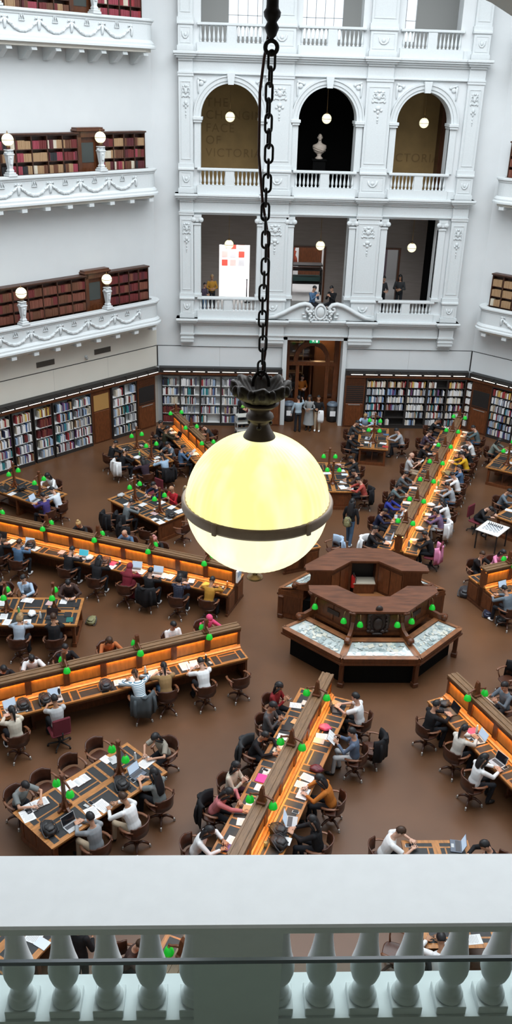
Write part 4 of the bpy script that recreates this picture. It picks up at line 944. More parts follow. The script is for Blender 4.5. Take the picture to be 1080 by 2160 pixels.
m = MB(); m.bb((-.355, 1.46, .87), (.355, 1.49, 1.85)); m.build('inner_recess', DARK, cd)
for k in range(8):
    a = RD(-67.5+45*k); m = MB()
    P2 = [(1.62, 1.78), (1.72, 1.8), (1.74, 1.5), (1.86, 1.34), (2.06, 1.27), (2.2, 1.3), (2.27, 1.25), (2.26, 1.14), (2.16, 1.1), (1.62, 1.12)]
    m.prism(P2, -.05, .05, 0, Matrix.Rotation(a, 4, 'Z') @ Matrix(((1, 0, 0, 0), (0, 0, -1, 0), (0, 1, 0, 0), (0, 0, 0, 1))))
    m.tube([(2.2, -.075, 1.2), (2.2, .075, 1.2)], .085, 12, 0, Matrix.Rotation(a, 4, 'Z')); m.tube([(1.68, -.07, 1.74), (1.68, .07, 1.74)], .07, 12, 0, Matrix.Rotation(a, 4, 'Z')); m.build('scroll_bracket', MWOOD, cd)
# carved crest and plaques
m = MB(); r2 = random.Random(3)
m.box((0, -1.63, 1.5), (.5, .08, .66), 0, 0, None, .03); m.ball((0, -1.7, 1.5), (.14, .06, .2), 12, 8); m.ball((0, -1.68, 1.98), (.1, .06, .1), 10, 7); m.ball((0, -1.68, 1.84), (.17, .07, .07), 10, 7)
for s in (-1, 1):
    m.tube([(s*.13, -1.69, 1.86), (s*.25, -1.69, 1.8), (s*.27, -1.7, 1.6), (s*.24, -1.69, 1.4), (s*.12, -1.68, 1.24)], [.04, .055, .045, .05, .03], 7)
    for i in range(5): m.ball((s*.25, -1.7, 1.3+.12*i), (.06, .05, .05), 7, 5)
    m.ball((s*.15, -1.69, 1.28), (.09, .05, .06), 8, 5)
m.box((0, -1.7, 1.2), (.3, .05, .08), 0, 0, None, .02); m.build('carved_crest', mat('blackened_oak', (.022, .012, .009), .45), cd)
for k in (1, 7):
    m = MB(); fb(k, 1.6, -.2, .2, 1.46, 1.6, .03, m); m.build('plaque', MATS['blackened_oak'], cd)
cl = 0
for k, offs in ((0, (-.5, .5)), (7, (-.5, .5)), (1, (-.5, .5))):
    for o_ in offs:
        t = RD(-90+45*k); p = C0+V((cos(t)*1.80-sin(t)*o_, sin(t)*1.80+cos(t)*o_, 1.56))
        cl += 1; nm = {0: 'front', 7: 'front left', 1: 'front right', 2: 'right', 6: 'left'}[k]
        l = thing('counter_lamp', 'green lamp under the counter edge, %s side, %s end' % (nm, 'left' if (o_ < 0) else 'right'), 'lamp', p, t, 'green lamps of the octagonal counter')
        inst(SH, 'lamp_shade', l, None, 0, .95); m = MB(); m.tube([(-.14, 0, .3), (-.03, 0, .27), (0, 0, .2), (0, 0, .08)], .013, 6); m.build('lamp_arm', BRASS, l)
t = thing('fire_extinguisher', 'red fire extinguisher inside the octagonal counter', 'fire extinguisher', C0+V((-.30, 1.0, 1.05)))
m = MB(); m.lathe([(.06, 0), (.065, .02), (.065, .36), (.04, .42), (0, .43)], 12); m.build('cylinder', mat('extinguisher_red', (.5, .02, .02), .35), t); m = MB(); m.box((0, -.03, .46), (.04, .12, .05)); m.tube([(0, -.05, .45), (.07, -.08, .35), (.07, -.05, .15)], .012, 6); m.build('valve', BLACK, t)
t = thing('storage_trolley', 'pale topped low cabinet inside the octagonal counter', 'cabinet', C0+V((.03, 1.13, .865)))
m = MB(); m.box((0, 0, .16), (.62, .36, .32)); m.build('body', MWOOD, t); m = MB(); m.box((0, 0, .335), (.66, .4, .03)); m.build('top', mat('pale_board', (.5, .45, .36), .6), t)
# chess table
t = thing('chess_table', 'small white table with a chess board at the right', 'table', (5.22, 5.2, 0), RD(49))
m = MB(); m.box((0, 0, .73), (.95, .85, .035), 0, 0, None, .01); m.build('table_top', mat('white_laminate', (.72, .71, .68), .5), t)
for sx in (-1, 1):
    for sy in (-1, 1): m = MB(); m.box((sx*.42, sy*.37, .36), (.04, .04, .72)); m.build('leg', BLACK, t)
t = thing('chess_board', 'chess board set out on the small white table', 'chess board', (5.22, 5.2, .75), RD(49))
m = MB(); m.box((0, 0, .003), (.6, .6, .006)); CHD = mat('chess_grey', (.12, .16, .2), .6)
for i in range(8):
    for j in range(8):
        if (i+j) % 2: m.box((-.245+.07*i, -.245+.07*j, .0065), (.07, .07, .002), 1)
m.build('board', [PAPER, CHD], t)
for side, c, r0 in (('pale', PAPER, 0), ('dark', BLACK, 6)):
    for i in range(8):
        for j in range(2):
            h = .05 if (j == 1) == (r0 == 0) else .08; x, y = -.245+.07*(r0+j), -.245+.07*i
            if side+str(h) not in GM: mm = MB(); mm.lathe([(.022, 0), (.022, .008), (.011, .02), (.009, h*.6), (.015, h*.75), (.0, h)], 8); GM[side+str(h)] = mm.mesh('chess_piece', c)
            p = inst(GM[side+str(h)], 'chess_piece'); p.location = T3(5.22, 5.2, .757, RD(49)) @ V((x, y, 0)); tag(p, '%s %s chess piece on the board' % (side, 'short' if h < .06 else 'tall'), 'chess piece', '%s %s chess pieces' % (side, 'short' if h < .06 else 'tall'))
# ================================================================ people
def remeshed(m, vox, name, smooth=2):
    me = m.mesh('tmp', []) if 0 else None
    me = bpy.data.meshes.new('tmp'); me.from_pydata(m.v, [], m.f); o = bpy.data.objects.new('tmp', me); C.objects.link(o)
    md = o.modifiers.new('r', 'REMESH'); md.mode = 'VOXEL'; md.voxel_size = vox; md.use_smooth_shade = True
    if smooth: sm = o.modifiers.new('s', 'SMOOTH'); sm.iterations = smooth; sm.factor = .4
    r = bpy.data.meshes.new_from_object(o.evaluated_get(bpy.context.evaluated_depsgraph_get())); r.name = name
    bpy.data.objects.remove(o); bpy.data.meshes.remove(me)
    r.polygons.foreach_set('use_smooth', [True]*len(r.polygons)); r.materials.clear(); return r
def ell(c, ax, w, d, n=14):
    # ring of half width w (y) and half depth d perpendicular to the spine direction ax (in the xz plane)
    px = V((ax.z, 0, -ax.x)); return [tuple(c+px*(d*cos(2*pi*i/n))+V((0, w*sin(2*pi*i/n), 0))) for i in range(n)]
def ik(S, W, l1, l2, pole):
    d = W-S; L = d.length
    if L > (l1+l2)*.985: W = S+d*((l1+l2)*.985/L); d = W-S; L = d.length
    a = (l1*l1-l2*l2+L*L)/(2*L); h = sqrt(max(0, l1*l1-a*a)); u = d/L; p = pole-u*pole.dot(u); p.normalize()
    return S+u*a+p*h, W
def hand(m, W, dr, nrm, side):
    dr = dr.normalized(); nrm = (nrm-dr*nrm.dot(dr)).normalized(); ac = dr.cross(nrm)*side
    M = Matrix(((dr.x, ac.x, nrm.x, W.x), (dr.y, ac.y, nrm.y, W.y), (dr.z, ac.z, nrm.z, W.z), (0, 0, 0, 1)))
    m.ball((.045, 0, 0), (.052, .04, .018), 10, 7, 0, M)
    for i, (y, L) in enumerate(((-.033, .062), (-.011, .078), (.011, .074), (.033, .058))):
        f = y*1.45; m.tube([(.07, y, 0), (.085+L*.35, (y+f)/2, .0), (.085+L*.75, f, .012), (.085+L, f, .028)], [.0115, .0105, .0095, .008], 6, 0, M)
    m.tube([(.02, -.03, 0), (.045, -.058, .008), (.075, -.068, .018), (.095, -.066, .026)], [.014, .0125, .011, .009], 6, 0, M)
POSE = dict(write=(20, 48, (.55, -.09, .838), (.53, .17, .836)), type=(10, 28, (.52, -.09, .84), (.52, .09, .84)), phone=(4, 36, (.30, -.06, .93), (.30, .06, .92)), book=(5, 30, (.40, -.13, .95), (.40, .13, .95)),
            slump=(36, 74, (.60, -.16, .85), (.58, .2, .85)), chin=(16, 26, None, (.52, .15, .845)), reach=(26, 42, (.70, -.06, .85), (.50, .2, .846)),
            stand=(2, 20, (.26, -.1, 1.08), (.26, .1, 1.1)), point=(2, 5, (.48, -.32, 1.38), (.12, .3, .85)), hold=(2, 12, (.22, -.1, 1.12), (.24, .16, 1.05)), walk=(4, 8, (.02, -.28, .82), (.1, .26, .86)))
PC = {}
def pose_meshes(nm):
    if nm in PC: return PC[nm]
    a, P, RH, LH = POSE[nm]; st = nm in ('stand', 'point', 'hold', 'walk'); a = RD(a); P = RD(P)
    ax = V((sin(a), 0, cos(a))); H = V((0, 0, .95 if st else .585))
    neck = H+ax*.50; sc = H+ax*.43; hp = V((sin(P), 0, cos(P))); hd = neck+ax*.05+hp*.115
    HM = Matrix.Translation(hd) @ Matrix.Rotation(P, 4, 'Y')
    if RH is None: RH = tuple(HM @ V((.085, -.03, -.15)))
    arms = []
    for s, h in ((-1, RH), (1, LH)):
        S = sc+V((0, s*.175, -.01)); E, W = ik(S, V(h), .28, .25, V((-.15, s*.55, -1)))
        if nm in ('write', 'type', 'slump', 'reach') or (nm == 'chin' and s > 0):
            for pz in (-.8, -.6, -.4, -.2, 0, .3, .6):
                if E.z > .846: break
                E, W = ik(S, V(h), .28, .25, V((-.12, s*.75, pz)))
        arms.append((s, S, E, W))
    legs = []
    for s in (-1, 1):
        hip = H+V((.01, s*.085, -.02))
        if st: f = (.16*s if nm == 'walk' else .02*s); K = V((f*.5+.03, s*.095, .5)); A = V((f, s*.1, .09))
        else: K = V((.43, s*.13, .52)); A = V((.40+.06*s, s*.13, .09))
        legs.append((s, hip, K, A))
    tor = [(-.07, .15, .11), (.02, .165, .125), (.13, .143, .108), (.28, .165, .122), (.38, .178, .112), (.44, .145, .088), (.47, .085, .07), (.50, .062, .062)]
    m = MB(); m.loft([ell(H+ax*z, ax, w*.86, d*.86) for z, w, d in tor]); m.tube([neck-ax*.05, neck+ax*.03, hd-hp*.05+V((0, 0, 0))], [.056, .05, .052], 10)
    m.ball((-.008, 0, .03), (.096, .076, .10), 18, 12, 0, HM); m.ball((.026, 0, -.04), (.066, .06, .078), 14, 9, 0, HM); m.ball((.06, 0, -.098), (.028, .032, .022), 10, 7, 0, HM)
    m.ball((.082, 0, .032), (.014, .05, .012), 10, 6, 0, HM); m.tube([(.086, 0, .02), (.1, 0, -.005), (.108, 0, -.022), (.09, 0, -.032)], [.008, .0115, .015, .01], 8, 0, HM); m.ball((.085, 0, -.062), (.014, .026, .011), 9, 6, 0, HM)
    for s in (-1, 1): m.ball((-.008, s*.078, .0), (.022, .011, .034), 8, 6, 0, HM); m.ball((.07, s*.034, -.02), (.024, .022, .022), 8, 6, 0, HM)
    for s, S, E, W in arms:
        m.tube([S, E, W], [.042, .038, .026], 9); m.ball(S, .042, 8, 6); m.ball(E, .038, 8, 6)
        dr = (W-E); n = V((0, 0, -1)) if nm in ('write', 'type', 'slump', 'reach') else V((0, -s, -.2)); 
        if abs(dr.normalized().dot(n.normalized())) > .9: n = V((0, -s, 0))
        if nm in ('write', 'type', 'slump', 'reach'): dr = V((dr.x, dr.y, dr.z*.15))
        hand(m, W, dr, n, -s if 0 else s)
    for s, hip, K, A in legs: m.tube([hip, K, A], [.06, .045, .032], 8); m.ball(K, .045, 8, 6); m.tube([A, A+V((.1, 0, -.05))], [.032, .03], 8)
    body = remeshed(m, .0078, 'person', 2)
    inv = HM.inverted(); idx = []
    for p in body.polygons:
        c = inv @ p.center; k = 0
        if c.x > .05:
            for s in (-1, 1):
                if (V((0, c.y-s*.031, c.z-.014)).length) < .0105: k = 1
                if abs(c.y-s*.034) < .02 and abs(c.z-.043) < .006 and c.x > .06: k = 1
            if abs(c.z+.062) < .0075 and abs(c.y) < .022 and c.x > .08: k = 2
        idx.append(k)
    for i in range(3): body.materials.append(None)
    body.polygons.foreach_set('material_index', idx)
    r = dict(body=body, HM=HM, P=P, a=a)
    for sl in ('L', 'S'):
        m = MB(); m.loft([ell(H+ax*z, ax, w, d) for z, w, d in tor[:-1]])
        for s, S, E, W in arms:
            if sl == 'L': m.tube([S, E, E.lerp(W, .93)], [.062, .052, .04], 10); m.ball(S, .062, 9, 7); m.ball(E, .052, 9, 7)
            else: m.tube([S, S.lerp(E, .78)], [.064, .062], 10); m.ball(S, .064, 9, 7)
        r['top'+sl] = remeshed(m, .0135, 'top', 3)
    m = MB(); m.ball(H+V((0, 0, -.01)), (.125, .165, .105), 14, 9)
    for s, hip, K, A in legs: m.tube([hip, K, A+V((0, 0, -.01))], [.086, .066, .052], 10); m.ball(K, .066, 9, 7); m.ball(hip, .086, 9, 7)
    r['legs'] = remeshed(m, .0145, 'trousers', 3)
    m = MB()
    if st: m.loft([[(cx+w*.8*cos(t), w*sin(t), z) for t in [i*pi/8 for i in range(16)]] for z, w, cx in ((1.05, .19, 0), (.8, .21, .01), (.5, .24, .02), (.3, .27, .03), (.28, .24, .03))])
    else: m.loft([[(cx+d*cos(t), w*sin(t), z) for t in [i*pi/8 for i in range(16)]] for z, w, d, cx in ((.70, .19, .15, 0), (.64, .2, .31, .17), (.52, .2, .31, .2), (.3, .17, .16, .42), (.08, .2, .18, .43), (.06, .18, .16, .43))])
    r['skirt'] = remeshed(m, .018, 'skirt', 3)
    for s, hip, K, A in legs: m = MB(); m.ball(A+V((.075, 0, -.045)), (.125, .046, .043), 12, 7); m.ball(A+V((.0, 0, -.03)), (.05, .043, .058), 9, 7); r['shoe%d' % s] = m.mesh('shoe', [])
    PC[nm] = r; return r
HC = {}
def hair_mesh(style, r, pn):
    k = (style, pn)
    if k in HC: return HC[k]
    P, a = r['P'], r['a']; R3 = Matrix.Rotation(P, 3, 'Y').transposed(); dn = R3 @ V((-sin(a)-.12, 0, -cos(a))); dn.normalize(); bk = V((dn.z, 0, -dn.x)); bk = bk if bk.x < 0 else -bk
    m = MB(); rs = random.Random(5)
    def cap(g=1., zf=.42, low=-.5):
        m.ball((-.014, 0, .036), (.106*g, .087*g, .112*g), 22, 14, 0, None, lambda d: (.72 if (d.x > .18 and d.z < zf) or (d.x > -.25 and d.z < -.1) or d.z < low else 1+.03*sin(9*d.y+5*d.z)*cos(7*d.x)))
    def fall(L, w0=.088, w1=.085, th=.05):
        rings = []
        for i in range(7):
            u = i/6; c = V((-.062, 0, .05))+dn*(L*u)+bk*(.02*sin(pi*u)+.03*u); w = w0+(w1-w0)*u+.012*sin(pi*u); t = th*(1-.45*u)*(1 if i < 6 else .5)
            rings.append([tuple(c+bk*(t*cos(q))+V((0, w*(1 if i < 6 else .7)*sin(q), 0))) for q in [j*pi/7 for j in range(14)]])
        m.loft(rings)
    if style == 'short': cap()
    elif style == 'bald': m.ball((-.03, 0, .005), (.086, .082, .06), 16, 9, 0, None, lambda d: .8 if d.x > -.05 or d.z > .6 else 1)
    elif style == 'bob': cap(1.07, .38, -.9); fall(.17, .092, .085, .06)
    elif style in ('long', 'vlong'):
        cap(1.05, .40, -.9); fall(.33 if style == 'long' else .56, .09, .1 if style == 'vlong' else .075)
        for s in (-1, 1): m.tube([(.045, s*.072, .06), (.04, s*.088, -.03), V((.01, s*.085, -.08))+dn*.06, V((-.01, s*.09, -.1))+dn*.14], [.02, .026, .028, .012], 7)
    elif style == 'pony': cap(1.02); m.tube([(-.1, 0, .06), V((-.135, 0, .05)), V((-.14, 0, .03))+dn*.08, V((-.12, 0, .03))+dn*.2, V((-.11, 0, .03))+dn*.28], [.022, .03, .034, .026, .008], 9)
    elif style == 'bun': cap(1.02); m.ball((-.08, 0, .135), (.05, .05, .045), 12, 8)
    elif style == 'hijab':
        m.ball((-.012, 0, .02), (.112, .094, .125), 22, 14, 0, None, lambda d: .74 if d.x > .45 and -.75 < d.z < .5 else 1); rings = []
        for u, w, d in ((0, .085, .085), (.08, .1, .1), (.16, .15, .12), (.24, .2, .14), (.27, .17, .12)):
            c = V((0, 0, -.04))+dn*u; rings.append([tuple(c+bk*(d*cos(q))+V((0, w*sin(q), 0))) for q in [j*pi/9 for j in range(18)]])
        m.loft(rings)
    elif style == 'cap': cap(1.06, .30, -.4); m.ball((.075, 0, .075), (.06, .07, .014), 12, 6)
    HC[k] = m.mesh('hair', []); return HC[k]
COLS = dict(black=(.014, .014, .016), white=(.72, .73, .74), tealgrey=(.09, .13, .14), yellow=(.62, .36, .02), blue=(.07, .13, .23), grey=(.32, .34, .37), mauve=(.16, .1, .18), palegrey=(.45, .46, .47), slate=(.075, .09, .1), cobalt=(.03, .045, .28), navy=(.016, .02, .05), olive=(.035, .034, .02),
            charcoal=(.035, .037, .04), denim=(.07, .13, .22), maroon=(.17, .018, .03), mustard=(.38, .19, .03), cream=(.58, .53, .44), tan=(.29, .18, .08), orangegrey=(.42, .14, .05), pink=(.62, .07, .18), red=(.19, .018, .022), vest=(.09, .09, .095), rose=(.48, .16, .17), slateblue=(.10, .135, .2), rust=(.40, .13, .022), ivory=(.58, .55, .5),
            steel=(.12, .15, .18), pinkpale=(.7, .25, .42), greytee=(.19, .21, .21), greymarl=(.25, .27, .29), stone=(.27, .25, .21), sky=(.35, .46, .6), umber=(.05, .03, .026), mist=(.32, .38, .45), purple=(.055, .04, .16), ice=(.62, .68, .75), aubergine=(.03, .018, .028), lightdenim=(.3, .42, .55), greyhood=(.13, .15, .16), scarlet=(.36, .018, .026), vestblack=(.02, .02, .022), brick=(.36, .07, .055), greygreen=(.16, .19, .17), paleblue=(.3, .38, .44), coatgrey=(.27, .28, .28), beige=(.45, .36, .26), dark=(.016, .017, .021), pale=(.45, .46, .47), plum=(.06, .02, .03), robe=(.12, .014, .022), brown=(.045, .022, .012), fair=(.3, .19, .09), blond=(.42, .28, .12), pinkish=(.5, .22, .2), skin=(.42, .24, .16), plaid=(.2, .14, .2), stripe=(.7, .72, .74), plaidblue=(.08, .1, .16))
def fab(c):
    n = 'fabric_'+c
    if n in MATS: return MATS[n]
    m = mat(n, COLS[c], .85, spec=.2, bump=.08, bscale=60)
    if c in ('stripe', 'plaid', 'plaidblue'):
        nt = m.node_tree; b = nt.nodes['Principled BSDF']; tc = nt.nodes.new('ShaderNodeTexCoord'); w = nt.nodes.new('ShaderNodeTexWave'); w.bands_direction = 'Z'; w.inputs['Scale'].default_value = 9 if c == 'stripe' else 7
        r = nt.nodes.new('ShaderNodeValToRGB'); r.color_ramp.interpolation = 'CONSTANT'; r.color_ramp.elements[1].position = .35 if c == 'stripe' else .55
        r.color_ramp.elements[0].color = (*((.1, .22, .3) if c == 'stripe' else (.03, .03, .05)), 1); r.color_ramp.elements[1].color = (*COLS[c], 1)
        nt.links.new(tc.outputs['Object'], w.inputs['Vector']); nt.links.new(w.outputs['Fac'], r.inputs['Fac'])
        if c != 'stripe':
            w2 = nt.nodes.new('ShaderNodeTexWave'); w2.bands_direction = 'Y'; w2.inputs['Scale'].default_value = 7; nt.links.new(tc.outputs['Object'], w2.inputs['Vector'])
            x = nt.nodes.new('ShaderNodeMixRGB'); x.blend_type = 'MULTIPLY'; x.inputs['Fac'].default_value = .75; nt.links.new(r.outputs['Color'], x.inputs['Color1']); nt.links.new(w2.outputs['Color'], x.inputs['Color2']); nt.links.new(x.outputs['Color'], b.inputs['Base Color'])
        else: nt.links.new(r.outputs['Color'], b.inputs['Base Color'])
    return m
SKINS = [mat('skin_%s' % n, c, .55, spec=.3) for n, c in (('light', (.50, .28, .19)), ('fair', (.56, .34, .25)), ('tan', (.38, .2, .12)), ('brown', (.24, .115, .065)))]
EYE = mat('eye_dark', (.02, .014, .012), .4); LIP = mat('lips', (.34, .11, .09), .5); HAIRM = {}
def setm(o, ms):
    for i, mt in enumerate(ms):
        if len(o.data.materials) <= i: o.data.materials.append(None)
        o.material_slots[i].link = 'OBJECT'; o.material_slots[i].material = mt
def person(loc, rz, pose, hair, hc, top, sl, legs, label, group, sc=1., skin=None):
    r = pose_meshes(pose); sk = skin or rnd.choice(SKINS[:3])
    o = inst(r['body'], 'person', None, loc, rz, sc); setm(o, [sk, EYE, LIP]); tag(o, label, 'person', group)
    t = inst(r['top'+sl], 'top', o); setm(t, [fab(top)])
    if legs == 'robe': t = inst(r['skirt'], 'robe_skirt', o); setm(t, [fab('robe')])
    else: t = inst(r['legs'], 'trousers', o); setm(t, [fab(legs)])
    if top in ('coatgrey',): t = inst(r['skirt'], 'coat_skirt', o); setm(t, [fab(top)])
    sm = BLACK if rnd.random() < .6 else MATS['white_paper']
    for s in (-1, 1): setm(inst(r['shoe%d' % s], 'shoe', o), [sm])
    h = inst(hair_mesh(hair, r, pose), 'headscarf' if hair == 'hijab' else 'cap' if hair == 'cap' else 'hair', o); h.matrix_local = r['HM']
    setm(h, [mat('hair_'+hc, COLS[hc], .45 if hair not in ('hijab', 'cap') else .85, spec=.35)])
    return o
